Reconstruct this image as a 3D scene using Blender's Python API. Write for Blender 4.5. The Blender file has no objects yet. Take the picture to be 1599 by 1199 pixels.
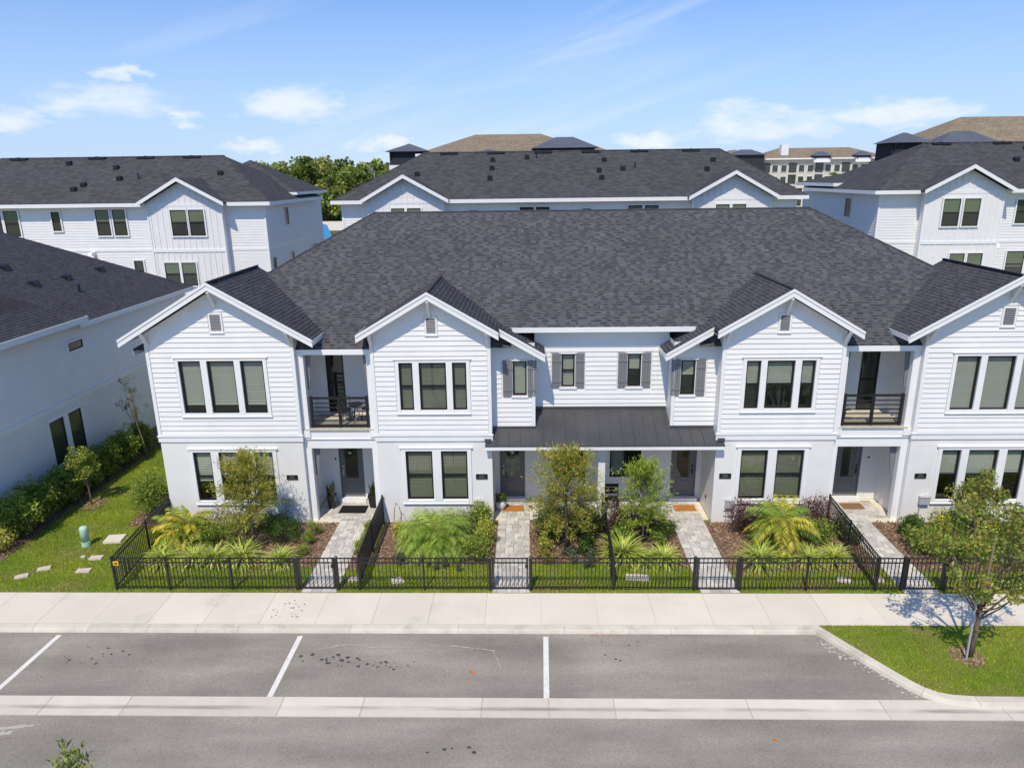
import bpy, math, random
import numpy as np
from mathutils import Vector, Matrix
R = math.radians
random.seed(7); rng = np.random.default_rng(7)
sc = bpy.context.scene; COL = sc.collection
# ---------------------------------------------------------------- camera
CAM_H = 12.2
def make_camera():
    p, yaw, roll = R(16.26), R(-1.474), R(0.741)
    f = Vector((math.sin(yaw)*math.cos(p), math.cos(yaw)*math.cos(p), -math.sin(p)))
    r = Vector((math.cos(yaw), -math.sin(yaw), 0)); d = f.cross(r)
    r2 = r*math.cos(roll)+d*math.sin(roll); d2 = -r*math.sin(roll)+d*math.cos(roll)
    cam = bpy.data.cameras.new('camera'); o = bpy.data.objects.new('camera', cam); COL.objects.link(o)
    up = -d2; back = -f
    m = Matrix(((r2.x, up.x, back.x, 0), (r2.y, up.y, back.y, 0), (r2.z, up.z, back.z, CAM_H), (0, 0, 0, 1)))
    o.matrix_world = m
    cam.sensor_fit = 'HORIZONTAL'; cam.sensor_width = 36.0; cam.lens = 1113.6/1599*36.0
    cam.clip_start = 0.1; cam.clip_end = 5000
    sc.camera = o
make_camera()
# ---------------------------------------------------------------- light
SUN_TRAVEL = Vector((0.18, 0.67, -1.0))
sun = bpy.data.lights.new('sun', 'SUN'); sun.energy = 3.75; sun.angle = R(0.53); sun.color = (1.0, 0.90, 0.73)
so = bpy.data.objects.new('sun', sun); COL.objects.link(so)
so.rotation_euler = SUN_TRAVEL.to_track_quat('-Z', 'Y').to_euler()
sc.view_settings.view_transform = 'Standard'; sc.view_settings.look = 'None'
sc.view_settings.gamma = 1.0; sc.view_settings.use_curve_mapping = False; sc.view_settings.exposure = 0.06
sc.cycles.max_bounces = 8; sc.cycles.transparent_max_bounces = 16
try:
    sc.cycles.use_denoising = True; sc.cycles.use_adaptive_sampling = True
    sc.cycles.sample_clamp_indirect = 8.0
except Exception: pass
SKY_ELEV = math.atan2(1.0, math.hypot(0.18, 0.67)); SKY_ROT = math.atan2(-0.18, -0.67)

class NT:
    """small helper to write node trees briefly"""
    def __init__(s, t): s.t = t; t.nodes.clear()
    def n(s, typ, **k):
        nd = s.t.nodes.new(typ)
        for a, v in k.items():
            if a.startswith('i_'):
                key = a[2:]; key = int(key) if key.isdigit() else key.replace('_', ' ')
                if hasattr(v, 'node'): s.t.links.new(v, nd.inputs[key])
                else: nd.inputs[key].default_value = v
            else: setattr(nd, a, v)
        return nd
    def math(s, op, a, b=None, c=None, clamp=False):
        nd = s.t.nodes.new('ShaderNodeMath'); nd.operation = op; nd.use_clamp = clamp
        for i, v in enumerate((a, b, c)):
            if v is None: continue
            if hasattr(v, 'node'): s.t.links.new(v, nd.inputs[i])
            else: nd.inputs[i].default_value = v
        return nd.outputs[0]
    def mix(s, fac, a, b, blend='MIX'):
        nd = s.t.nodes.new('ShaderNodeMix'); nd.data_type = 'RGBA'; nd.blend_type = blend
        for i, v in ((0, fac), (6, a), (7, b)):
            if hasattr(v, 'node'): s.t.links.new(v, nd.inputs[i])
            else: nd.inputs[i].default_value = v if i == 0 else (*v, 1) if len(v) == 3 else v
        return nd.outputs[2]
    def ramp(s, fac, stops):
        nd = s.t.nodes.new('ShaderNodeValToRGB'); e = nd.color_ramp.elements
        while len(e) < len(stops): e.new(0.5)
        for el, (p, c) in zip(e, stops): el.position = p; el.color = (*c, 1) if len(c) == 3 else c
        s.t.links.new(fac, nd.inputs[0]); return nd.outputs[0]
    def link(s, a, b): s.t.links.new(a, b)

CLOUDS = [(-29.5, 5.0, 5.5, 1.6), (-34.6, 3.8, 3.4, 1.1), (-24.5, 4.3, 2.2, .7), (-28.5, 6.8, 2.0, .6), (-17.3, 5.2, 5.2, 1.7), (17.0, 3.3, 6.5, 1.9), (25.0, 3.9, 5.5, 1.4), (9.3, 2.4, 4.5, .9), (-11.0, 2.3, 3.0, .7), (-20.0, 2.3, 3.5, .6), (62.0, 4.5, 8.0, 2.0), (95.0, 4.0, 7.0, 1.8), (-70.0, 4.5, 8.0, 2.0), (-110.0, 4.0, 7.0, 1.9), (140.0, 4.5, 8.0, 2.0), (-150.0, 4.0, 8.0, 2.0), (178.0, 4.5, 8.0, 2.0)]
def make_world():
    w = bpy.data.worlds.new('World'); sc.world = w; w.use_nodes = True
    t = NT(w.node_tree)
    sky = t.n('ShaderNodeTexSky', sky_type='NISHITA')
    sky.sun_disc = False; sky.sun_elevation = SKY_ELEV; sky.sun_rotation = SKY_ROT
    sky.air_density = 1.0; sky.dust_density = 0.4; sky.ozone_density = 1.6; sky.altitude = 0
    tc = t.n('ShaderNodeTexCoord'); sep = t.n('ShaderNodeSeparateXYZ'); t.link(tc.outputs['Generated'], sep.inputs[0])
    x, y, z = sep.outputs
    az = t.math('ARCTAN2', x, y); el = t.math('ARCSINE', z)
    az = t.math('MULTIPLY', az, 57.2958); el = t.math('MULTIPLY', el, 57.2958)
    # cumulus low over the horizon: noisy-edged banks
    v = t.n('ShaderNodeCombineXYZ'); t.link(t.math('MULTIPLY', az, 0.11), v.inputs[0]); t.link(t.math('MULTIPLY', el, 0.30), v.inputs[1])
    n1 = t.n('ShaderNodeTexNoise', i_Scale=2.2, i_Detail=8.0, i_Roughness=0.6, i_Distortion=0.1); t.link(v.outputs[0], n1.inputs['Vector'])
    v3 = t.n('ShaderNodeCombineXYZ'); t.link(t.math('MULTIPLY', az, 0.25), v3.inputs[0]); t.link(t.math('MULTIPLY', el, 0.5), v3.inputs[1])
    n3 = t.n('ShaderNodeTexNoise', i_Scale=0.9, i_Detail=4.0, i_Roughness=0.6); t.link(v3.outputs[0], n3.inputs['Vector'])
    sc3 = t.n('ShaderNodeSeparateColor'); t.link(n3.outputs['Color'], sc3.inputs[0])
    azw = t.math('ADD', az, t.math('MULTIPLY', t.math('SUBTRACT', sc3.outputs[0], 0.5), 9.0)); elw = t.math('ADD', el, t.math('MULTIPLY', t.math('SUBTRACT', sc3.outputs[1], 0.5), 3.2))
    tot = None
    for (ca, ce, ra, re) in CLOUDS:
        da = t.math('DIVIDE', t.math('SUBTRACT', azw, ca), ra*1.1); de = t.math('DIVIDE', t.math('SUBTRACT', elw, ce), re*1.1)
        g = t.math('SUBTRACT', 1.0, t.math('ADD', t.math('MULTIPLY', da, da), t.math('MULTIPLY', de, de)), clamp=True)
        tot = g if tot is None else t.math('MAXIMUM', tot, g)
    c1 = t.n('ShaderNodeMapRange', interpolation_type='SMOOTHSTEP', i_0=t.math('ADD', t.math('MULTIPLY', tot, 0.75), t.math('MULTIPLY', t.math('SUBTRACT', n1.outputs[0], 0.5), 1.7)), i_1=0.15, i_2=1.0).outputs[0]
    c1 = t.math('MULTIPLY', t.math('MULTIPLY', c1, t.n('ShaderNodeMapRange', interpolation_type='SMOOTHSTEP', i_0=tot, i_1=0.0, i_2=0.55).outputs[0]), 0.68)
    # thin drawn-out cirrus
    v2 = t.n('ShaderNodeCombineXYZ')
    t.link(t.math('ADD', t.math('MULTIPLY', az, 0.018), t.math('MULTIPLY', el, 0.02)), v2.inputs[0])
    t.link(t.math('SUBTRACT', t.math('MULTIPLY', el, 0.17), t.math('MULTIPLY', az, 0.050)), v2.inputs[1]); v2.inputs[2].default_value = 7.7
    n2 = t.n('ShaderNodeTexNoise', i_Scale=1.25, i_Detail=7.0, i_Roughness=0.55, i_Distortion=0.5); t.link(v2.outputs[0], n2.inputs['Vector'])
    c2 = t.n('ShaderNodeMapRange', interpolation_type='SMOOTHSTEP', i_0=n2.outputs[0], i_1=0.50, i_2=0.80).outputs[0]
    c2 = t.math('MULTIPLY', c2, 0.45)
    mask = t.math('MAXIMUM', c1, c2)
    hz = t.n('ShaderNodeMapRange', interpolation_type='LINEAR', i_0=el, i_1=17.0, i_2=0.0).outputs[0]
    skyc = t.mix(1.0, sky.outputs[0], (0.47, 0.86, 1.34), 'MULTIPLY')
    skyc = t.mix(t.math('MULTIPLY', hz, 0.85), skyc, (5.3, 6.4, 8.6))
    col = t.mix(mask, skyc, (8.6, 8.7, 9.0))
    bg = t.n('ShaderNodeBackground', i_Strength=0.113); t.link(col, bg.inputs[0])
    out = t.n('ShaderNodeOutputWorld'); t.link(bg.outputs[0], out.inputs[0])
make_world()

# ---------------------------------------------------------------- materials
MATS = {}
def material(name, base, rough=0.6, spec=0.3, metallic=0.0, noise=None, bump=None, attr=False, transl=0.0, objrand=0.0, extra=None):
    """noise=(scale, amount, detail)  bump=(scale, strength)"""
    m = bpy.data.materials.new(name); m.use_nodes = True; t = NT(m.node_tree)
    out = t.n('ShaderNodeOutputMaterial'); b = t.n('ShaderNodeBsdfPrincipled')
    b.inputs['Roughness'].default_value = rough; b.inputs['Specular IOR Level'].default_value = spec; b.inputs['Metallic'].default_value = metallic
    tc = t.n('ShaderNodeNewGeometry').outputs['Position']
    c = t.n('ShaderNodeRGB'); c.outputs[0].default_value = (*base, 1); c = c.outputs[0]
    if attr:
        c = t.n('ShaderNodeAttribute', attribute_name='Col').outputs['Color']
    if objrand:
        oi = t.n('ShaderNodeObjectInfo').outputs['Random']
        k = t.math('ADD', t.math('MULTIPLY', oi, 2*objrand), 1-objrand)
        vm = t.n('ShaderNodeVectorMath', operation='SCALE'); t.link(c, vm.inputs[0]); t.link(k, vm.inputs['Scale']); c = vm.outputs[0]
    if noise:
        n = t.n('ShaderNodeTexNoise', i_Scale=noise[0], i_Detail=noise[2] if len(noise) > 2 else 4.0, i_Roughness=0.6); t.link(tc, n.inputs['Vector'])
        k = t.n('ShaderNodeMapRange', i_0=n.outputs[0], i_1=0.3, i_2=0.7, i_3=1-noise[1], i_4=1+noise[1]).outputs[0]
        vm = t.n('ShaderNodeVectorMath', operation='SCALE'); t.link(c, vm.inputs[0]); t.link(k, vm.inputs['Scale']); c = vm.outputs[0]
    if extra: c = extra(t, c, tc, b)
    t.link(c, b.inputs['Base Color'])
    if bump:
        n = t.n('ShaderNodeTexNoise', i_Scale=bump[0], i_Detail=3.0); t.link(tc, n.inputs['Vector'])
        bp = t.n('ShaderNodeBump', i_Strength=bump[1], i_Distance=0.01); t.link(n.outputs[0], bp.inputs['Height']); t.link(bp.outputs[0], b.inputs['Normal'])
    sh = b.outputs[0]
    if transl:
        tr = t.n('ShaderNodeBsdfTranslucent'); t.link(c, tr.inputs[0])
        mx = t.n('ShaderNodeMixShader', i_0=transl); t.link(sh, mx.inputs[1]); t.link(tr.outputs[0], mx.inputs[2]); sh = mx.outputs[0]
    t.link(sh, out.inputs[0]); MATS[name] = m; return m

def wear(scale, lo, hi, dark, amt):
    """blotchy stains with their own shape"""
    def fn(t, c, pos, b):
        n = t.n('ShaderNodeTexNoise', i_Scale=scale, i_Detail=6.0, i_Roughness=0.62); t.link(pos, n.inputs['Vector'])
        k = t.n('ShaderNodeMapRange', interpolation_type='SMOOTHSTEP', i_0=n.outputs[0], i_1=lo, i_2=hi, i_3=0.0, i_4=amt).outputs[0]
        return t.mix(k, c, dark)
    return fn
def asphalt_extra(t, c, pos, b):
    f = t.n('ShaderNodeTexNoise', i_Scale=55.0, i_Detail=2.0); t.link(pos, f.inputs['Vector'])
    k = t.n('ShaderNodeMapRange', i_0=f.outputs[0], i_1=0.3, i_2=0.7, i_3=0.72, i_4=1.28).outputs[0]
    vm = t.n('ShaderNodeVectorMath', operation='SCALE'); t.link(c, vm.inputs[0]); t.link(k, vm.inputs['Scale']); c = vm.outputs[0]
    # pale stones showing
    vo = t.n('ShaderNodeTexVoronoi', i_Scale=16.0, feature='F1'); t.link(pos, vo.inputs['Vector'])
    sp = t.math('LESS_THAN', vo.outputs['Distance'], 0.10)
    sel = t.math('GREATER_THAN', t.n('ShaderNodeSeparateColor', i_0=vo.outputs['Color']).outputs[0], 0.86)
    c = t.mix(t.math('MULTIPLY', t.math('MULTIPLY', sp, sel), 0.55), c, (0.5, 0.48, 0.44))
    # long tyre-polished bands and drips
    st = t.n('ShaderNodeMapping', i_Scale=(0.25, 1.1, 1.0)); t.link(pos, st.inputs[0])
    n2 = t.n('ShaderNodeTexNoise', i_Scale=0.9, i_Detail=5.0); t.link(st.outputs[0], n2.inputs['Vector'])
    k2 = t.n('ShaderNodeMapRange', i_0=n2.outputs[0], i_1=0.35, i_2=0.7, i_3=0.80, i_4=1.17).outputs[0]
    vm = t.n('ShaderNodeVectorMath', operation='SCALE'); t.link(c, vm.inputs[0]); t.link(k2, vm.inputs['Scale']); return vm.outputs[0]
def lawn_extra(t, c, pos, b):
    n = t.n('ShaderNodeTexNoise', i_Scale=0.9, i_Detail=4.0); t.link(pos, n.inputs['Vector'])
    return t.mix(t.n('ShaderNodeMapRange', i_0=n.outputs[0], i_1=0.4, i_2=0.68).outputs[0], c, (0.17, 0.17, 0.05))
def far_shingle(t, c, pos, b):
    br = t.n('ShaderNodeTexBrick', offset=0.5, i_Scale=1.0, i_Mortar_Size=0.0)
    br.inputs['Brick Width'].default_value = 0.33; br.inputs['Row Height'].default_value = 0.15
    br.inputs['Color1'].default_value = (0.72, 0.72, 0.72, 1); br.inputs['Color2'].default_value = (1.2, 1.2, 1.2, 1)
    mp = t.n('ShaderNodeMapping', i_Scale=(1.0, 1.1, 1.0)); t.link(pos, mp.inputs[0]); t.link(mp.outputs[0], br.inputs[0])
    return t.mix(1.0, c, br.outputs[0], 'MULTIPLY')

material('siding', (0.81, 0.80, 0.785), 0.45, 0.35, noise=(1.3, 0.035), objrand=0.012)
material('stucco', (0.785, 0.775, 0.76), 0.8, 0.2, noise=(1.2, 0.04, 6.0), bump=(60, 0.5), extra=wear(0.8, 0.60, 0.8, (0.60, 0.58, 0.54), 0.3))
material('trim', (0.83, 0.83, 0.825), 0.4, 0.4, noise=(2.0, 0.02))
material('black_frame', (0.012, 0.012, 0.014), 0.4, 0.4)
material('black_metal', (0.014, 0.014, 0.016), 0.42, 0.5, noise=(12, 0.2))
material('grey_paint', (0.20, 0.20, 0.215), 0.5, 0.3, noise=(6, 0.06))
material('door_paint', (0.16, 0.163, 0.17), 0.4, 0.4)
material('roof_metal', (0.085, 0.086, 0.092), 0.36, 0.5, metallic=0.25, noise=(1.2, 0.12))
material('shingle', (0.05, 0.05, 0.055), 0.9, 0.15, attr=True, noise=(0.8, 0.10, 5.0), bump=(140, 0.2))
material('roof_far', (0.070, 0.070, 0.074), 0.9, 0.15, noise=(0.6, 0.07, 6.0), extra=far_shingle)
material('roof_tan', (0.25, 0.20, 0.14), 0.9, 0.1, noise=(0.35, 0.12, 6.0), extra=far_shingle)
material('roof_slate', (0.10, 0.11, 0.14), 0.6, 0.3, noise=(0.5, 0.1))
material('interior', (0.10, 0.095, 0.09), 0.9, 0.1)
material('blind', (0.56, 0.56, 0.51), 0.6, 0.2)
material('blind_tan', (0.27, 0.26, 0.20), 0.6, 0.2)
material('blind_far', (0.30, 0.32, 0.24), 0.7, 0.1)
material('concrete', (0.71, 0.645, 0.54), 0.85, 0.2, objrand=0.035, noise=(0.7, 0.05, 6.0), bump=(90, 0.25), extra=wear(0.55, 0.56, 0.72, (0.40, 0.37, 0.32), 0.35))
material('curb', (0.63, 0.58, 0.485), 0.85, 0.2, objrand=0.07, noise=(1.6, 0.1, 6.0), bump=(80, 0.3), extra=wear(1.2, 0.5, 0.7, (0.34, 0.31, 0.26), 0.5))
material('paver', (0.54, 0.515, 0.475), 0.85, 0.2, objrand=0.22, noise=(5, 0.1), bump=(70, 0.35))
material('asphalt', (0.315, 0.285, 0.24), 0.92, 0.15, noise=(0.35, 0.13, 6.0), bump=(120, 0.7), extra=asphalt_extra)
material('marking', (0.76, 0.74, 0.68), 0.7, 0.2, noise=(7, 0.07, 6.0), extra=wear(9, 0.58, 0.72, (0.33, 0.31, 0.29), 0.6))
material('soil', (0.20, 0.135, 0.09), 0.95, 0.1, noise=(9, 0.35, 5.0), bump=(40, 1.0))
material('mulch', (0.15, 0.08, 0.05), 0.9, 0.1, attr=True)
material('lawn', (0.15, 0.20, 0.03), 0.95, 0.1, noise=(3, 0.25, 5.0), extra=lawn_extra)
material('field', (0.12, 0.13, 0.05), 0.95, 0.1, noise=(0.05, 0.3, 6.0))
material('leaf', (0.1, 0.15, 0.03), 0.5, 0.35, attr=True, transl=0.35)
material('bark', (0.19, 0.15, 0.11), 0.9, 0.1, noise=(14, 0.3, 5.0), bump=(40, 0.8))
material('stain', (0.07, 0.064, 0.055), 0.6, 0.3)
material('rust_mark', (0.55, 0.18, 0.05), 0.8, 0.2, noise=(9, 0.2))
material('chalk_mark', (0.46, 0.43, 0.375), 0.9, 0.1)
material('green_plastic', (0.44, 0.64, 0.49), 0.5, 0.35, noise=(8, 0.05))
material('pale_stone', (0.62, 0.52, 0.46), 0.85, 0.2, noise=(9, 0.12, 5.0), bump=(50, 0.4))
material('yellow_sign', (0.75, 0.42, 0.02), 0.5, 0.3)
material('plaque_text', (0.22, 0.22, 0.23), 0.5, 0.3)
material('utility_beige', (0.42, 0.41, 0.33), 0.6, 0.3)
material('utility_grey', (0.42, 0.43, 0.45), 0.5, 0.4)
material('mat_coir', (0.46, 0.19, 0.05), 0.95, 0.05, noise=(40, 0.25), bump=(200, 0.8))
material('mat_brown', (0.25, 0.15, 0.08), 0.95, 0.05, noise=(40, 0.25))
material('mat_black', (0.02, 0.02, 0.022), 0.95, 0.1, noise=(40, 0.3))
material('pot_white', (0.62, 0.60, 0.56), 0.5, 0.3)
material('wood_deck', (0.50, 0.46, 0.38), 0.7, 0.2, noise=(6, 0.15))
material('cream_wall', (0.60, 0.56, 0.48), 0.85, 0.1, noise=(0.2, 0.06))
material('grey_wall', (0.33, 0.32, 0.30), 0.85, 0.1)
material('dark_wall', (0.035, 0.036, 0.045), 0.8, 0.2)
material('far_glass', (0.05, 0.06, 0.045), 0.12, 0.6)
material('steel', (0.55, 0.56, 0.57), 0.45, 0.5, metallic=0.5)
material('blue_paint', (0.08, 0.38, 0.72), 0.5, 0.3)
def channel_extra(t, c, pos, b):
    # dirt line left where water runs along the valley of the channel
    sp = t.n('ShaderNodeSeparateXYZ'); t.link(pos, sp.inputs[0]); d = t.math('DIVIDE', t.math('SUBTRACT', sp.outputs[1], 14.27), 0.085)
    g = t.math('SUBTRACT', 1.0, t.math('MULTIPLY', d, d), clamp=True); mp = t.n('ShaderNodeMapping', i_Scale=(0.45, 3.0, 1.0)); t.link(pos, mp.inputs[0])
    n = t.n('ShaderNodeTexNoise', i_Scale=1.3, i_Detail=5.0); t.link(mp.outputs[0], n.inputs['Vector'])
    k = t.math('MULTIPLY', g, t.n('ShaderNodeMapRange', i_0=n.outputs[0], i_1=0.38, i_2=0.62, i_3=0.15, i_4=0.85).outputs[0])
    return t.mix(k, c, (0.27, 0.245, 0.20))
material('channel', (0.64, 0.59, 0.495), 0.85, 0.2, objrand=0.07, noise=(1.6, 0.06, 6.0), bump=(80, 0.3), extra=channel_extra)
def glass_material():
    m = bpy.data.materials.new('glass'); m.use_nodes = True; t = NT(m.node_tree); out = t.n('ShaderNodeOutputMaterial')
    tr = t.n('ShaderNodeBsdfTransparent', i_Color=(0.74, 0.785, 0.735, 1)); gl = t.n('ShaderNodeBsdfGlossy', i_Color=(0.9, 1.0, 0.93, 1), i_Roughness=0.02)
    fr = t.n('ShaderNodeLayerWeight', i_Blend=0.5); mx = t.n('ShaderNodeMixShader')   # symmetric facing, so light also gets in
    t.link(t.math('ADD', t.math('MULTIPLY', t.math('POWER', fr.outputs['Facing'], 4.0), 0.85), 0.10, clamp=True), mx.inputs[0]); t.link(tr.outputs[0], mx.inputs[1]); t.link(gl.outputs[0], mx.inputs[2]); t.link(mx.outputs[0], out.inputs[0])
    MATS['glass'] = m
glass_material()

# ---------------------------------------------------------------- mesh helpers
def link_obj(name, me, mat, parent):
    o = bpy.data.objects.new(name, me); COL.objects.link(o)
    if mat and not me.materials: me.materials.append(MATS[mat])
    if parent is not None: o.parent = parent
    return o
class MB:
    def __init__(s): s.v = []; s.f = []
    def poly(s, pts):
        i = len(s.v); s.v += [tuple(p) for p in pts]; s.f.append(tuple(range(i, i+len(pts)))); return s
    def box(s, x0, x1, y0, y1, z0, z1):
        if x0 > x1: x0, x1 = x1, x0
        i = len(s.v)
        s.v += [(x0,y0,z0),(x1,y0,z0),(x1,y1,z0),(x0,y1,z0),(x0,y0,z1),(x1,y0,z1),(x1,y1,z1),(x0,y1,z1)]
        s.f += [tuple(i+k for k in q) for q in ((0,3,2,1),(4,5,6,7),(0,1,5,4),(1,2,6,5),(2,3,7,6),(3,0,4,7))]; return s
    def hexa(s, b, t):
        """8 points: bottom loop of 4 (b), top loop of 4 (t)"""
        i = len(s.v); s.v += [tuple(p) for p in b]+[tuple(p) for p in t]
        s.f += [tuple(i+k for k in q) for q in ((3,2,1,0),(4,5,6,7),(0,1,5,4),(1,2,6,5),(2,3,7,6),(3,0,4,7))]; return s
    def prism_y(s, pts, y0, y1):
        """polygon in XZ pushed from y0 to y1"""
        n = len(pts); i = len(s.v)
        s.v += [(p[0], y0, p[1]) for p in pts]+[(p[0], y1, p[1]) for p in pts]
        s.f.append(tuple(range(i, i+n))); s.f.append(tuple(range(i+2*n-1, i+n-1, -1)))
        for k in range(n): s.f.append((i+k, i+n+k, i+n+(k+1) % n, i+(k+1) % n))
        return s
    def bar(s, a, b, w, h=None, up=(0,0,1)):
        a = Vector(a); b = Vector(b); d = (b-a).normalized(); u = Vector(up)
        if abs(d.dot(u)) > 0.98: u = Vector((0,1,0))
        sd = d.cross(u).normalized()*w/2; u2 = sd.cross(d).normalized()*(h or w)/2
        return s.hexa([a-sd-u2, a+sd-u2, a+sd+u2, a-sd+u2], [b-sd-u2, b+sd-u2, b+sd+u2, b-sd+u2])
    def tube(s, pts, rads, n=8, cap=True):
        i0 = len(s.v); pts = [Vector(p) for p in pts]
        for k, p in enumerate(pts):
            d = (pts[min(k+1, len(pts)-1)]-pts[max(k-1, 0)]).normalized()
            u = Vector((0,1,0)) if abs(d.z) > 0.9 else Vector((0,0,1))
            a = d.cross(u).normalized(); b = d.cross(a)
            for j in range(n):
                t = 2*math.pi*j/n; s.v.append(tuple(p+(a*math.cos(t)+b*math.sin(t))*rads[k]))
        for k in range(len(pts)-1):
            for j in range(n):
                a = i0+k*n+j; b = i0+k*n+(j+1) % n; s.f.append((a, b, b+n, a+n))
        if cap: s.f.append(tuple(i0+j for j in range(n))[::-1]); s.f.append(tuple(i0+(len(pts)-1)*n+j for j in range(n)))
        return s
    def lathe(s, prof, c=(0,0,0), n=16):
        return s.tube([(c[0], c[1], c[2]+z) for r, z in prof], [r for r, z in prof], n)
    def build(s, name, mat, parent=None, smooth=False):
        me = bpy.data.meshes.new(name); me.from_pydata(s.v, [], s.f); me.update()
        if smooth: me.polygons.foreach_set('use_smooth', [True]*len(me.polygons))
        return link_obj(name, me, mat, parent)
def np_mesh(name, V, F, cols, mat, parent=None):
    """V (N,3), F (M,k) all same size, cols (N,3) point colours"""
    me = bpy.data.meshes.new(name); N, M, k = len(V), len(F), F.shape[1]
    me.vertices.add(N); me.vertices.foreach_set('co', np.ascontiguousarray(V, dtype=np.float32).ravel())
    me.loops.add(M*k); me.loops.foreach_set('vertex_index', np.ascontiguousarray(F, dtype=np.int32).ravel())
    me.polygons.add(M); me.polygons.foreach_set('loop_start', np.arange(0, M*k, k, dtype=np.int32))
    try: me.polygons.foreach_set('loop_total', np.full(M, k, dtype=np.int32))
    except Exception: pass
    if cols is not None:
        a = me.color_attributes.new('Col', 'FLOAT_COLOR', 'POINT')
        a.data.foreach_set('color', np.c_[cols, np.ones(N)].astype(np.float32).ravel())
    me.update(); me.validate(); return link_obj(name, me, mat, parent)
def tag(o, label=None, cat=None, group=None, kind=None):
    if label: o['label'] = label
    if cat: o['category'] = cat
    if group: o['group'] = group
    if kind: o['kind'] = kind
    return o
def empty(name, loc=(0,0,0), parent=None, rz=0):
    o = bpy.data.objects.new(name, None); COL.objects.link(o); o.location = loc; o.rotation_euler.z = rz; o.empty_display_size = 0.2
    if parent is not None: o.parent = parent
    return o
def structure(o): o['kind'] = 'structure'; return o

# ---------------------------------------------------------------- shingles
SH_PAL = np.array([(0.074,0.075,0.083), (0.084,0.085,0.093), (0.092,0.093,0.101), (0.080,0.079,0.083), (0.066,0.067,0.075), (0.090,0.088,0.090)])
SH_DARK = np.array((0.040,0.041,0.046))
SH_P = np.array([0.24, 0.22, 0.14, 0.16, 0.14, 0.10])
def shingles(parent, O, u, s, segs_at, rows, expo=0.145, name='roof_shingles', tabw=(0.11, 0.30)):
    """O origin on the eave, u unit vector along the eave, s unit vector up the slope; segs_at(distance up slope) -> list of (u0, u1)"""
    O, u, s = map(np.array, (O, u, s)); nrm = np.cross(u, s); nrm = nrm/np.linalg.norm(nrm)
    if nrm[2] < 0: nrm = -nrm
    V = []; F = []; C = []
    for r in range(rows):
        d0 = r*expo; d1 = d0+expo*1.06
        for (a0, a1) in segs_at(d0+expo/2):
            a = a0-random.random()*0.25; dark = random.random() < .5
            while a < a1:
                w = random.uniform(*tabw)*(0.85 if dark else 1.1); b = min(a+w, a1); aa = max(a, a0)
                if b-aa > 0.02:
                    k = len(V); lift = random.uniform(0.004, 0.008)
                    c = SH_PAL[rng.choice(6, p=SH_P)]*random.uniform(1.10, 1.27)
                    V += [O+u*aa+s*d0+nrm*lift, O+u*b+s*d0+nrm*lift, O+u*b+s*d1+nrm*0.003, O+u*aa+s*d1+nrm*0.003, O+u*aa+s*d0, O+u*b+s*d0]
                    F += [(k, k+1, k+2, k+3), (k+4, k+5, k+1, k)]; C += [c]*4+[c*0.95]*2
                    if dark:      # laminated shingle: darker strip between the teeth, its shadow line put in as colour
                        k = len(V); dm = d0+expo*random.uniform(0.48, 0.62); c = SH_DARK*random.uniform(1.0, 1.5); h2 = lift+.001
                        V += [O+u*aa+s*(d0-.004)+nrm*h2, O+u*b+s*(d0-.004)+nrm*h2, O+u*b+s*dm+nrm*h2, O+u*aa+s*dm+nrm*h2]; F += [(k, k+1, k+2, k+3)]; C += [c]*4
                dark = not dark if random.random() < .86 else dark
                a = b
    o = np_mesh(name, np.array(V), np.array(F), np.array(C), 'shingle', parent); o['kind'] = 'stuff'; return o
# ================================================================ GROUND AND STREET
X0 = 2.61                      # the row's mirror axis
def sheet(name, pts, z, mat):
    return structure(MB().poly([(x, y, z) for x, y in pts]).build(name, mat))
sheet('ground', [(-1500,-300), (1500,-300), (1500,2500), (-1500,2500)], -0.16, 'field')
sheet('road', [(-80,-6), (80,-6), (80,17.3), (-80,17.3)], -0.10, 'asphalt')
sheet('verge_lawn', [(-80,-40), (80,-40), (80,-6.0), (-80,-6.0)], -0.02, 'lawn')
lawn = sheet('lawn', [(-60,19.1), (60,19.1), (60,42), (-60,42)], -0.012, 'lawn')
sheet('alley', [(-60,42), (60,42), (60,49), (-60,49)], -0.03, 'asphalt')
sheet('far_road', [(-260,176), (200,176), (200,214), (-260,214)], -0.05, 'concrete')
# sidewalk panels
sw = structure(empty('sidewalk'))
xs = [-24.0]
while xs[-1] < 26: xs.append(xs[-1]+1.62)
for a, b in zip(xs, xs[1:]):
    MB().box(a+0.0035, b-0.0035, 17.50, 19.08, -0.12, random.uniform(-0.002, 0.002)).build('panel', 'concrete', sw)
MB().box(-24, 26, 17.49, 19.07, -0.13, -0.02).build('joint_bed', 'curb', sw)
# kerb stones along the parking lane: sloped face
def kerb_run(parent, a, b, side, name='kerb_stone', w=0.28, face=0.06, z0=-0.13, z1=0.0, mat='curb'):
    """a,b ends of the back edge; side = unit vector towards the road"""
    a = Vector((*a, 0)); b = Vector((*b, 0)); n = Vector((*side, 0)); m = MB(); d = (b-a).normalized()*0.004; a = a+d; b = b-d
    prof = [(0, z0), (0, z1), (w-face*1.4, z1), (w-face*0.6, z1-0.015), (w, z0)]
    i = len(m.v); k = len(prof)
    for p in (a, b):
        for o, z in prof: q = p+n*o; m.v.append((q.x, q.y, z))
    for j in range(k): m.f.append((j, (j+1) % k, k+(j+1) % k, k+j))
    m.f.append(tuple(range(k))[::-1]); m.f.append(tuple(range(k, 2*k)))
    return m.build(name, mat, parent)
kb = structure(empty('kerb'))
kx = [-24, -21, -18.2, -15.8, -14.2, -12.6, -10.9, -9.5, -8.3, -5.1, -2.05, 0.95, 3.9, 6.2, 8.07]
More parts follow.
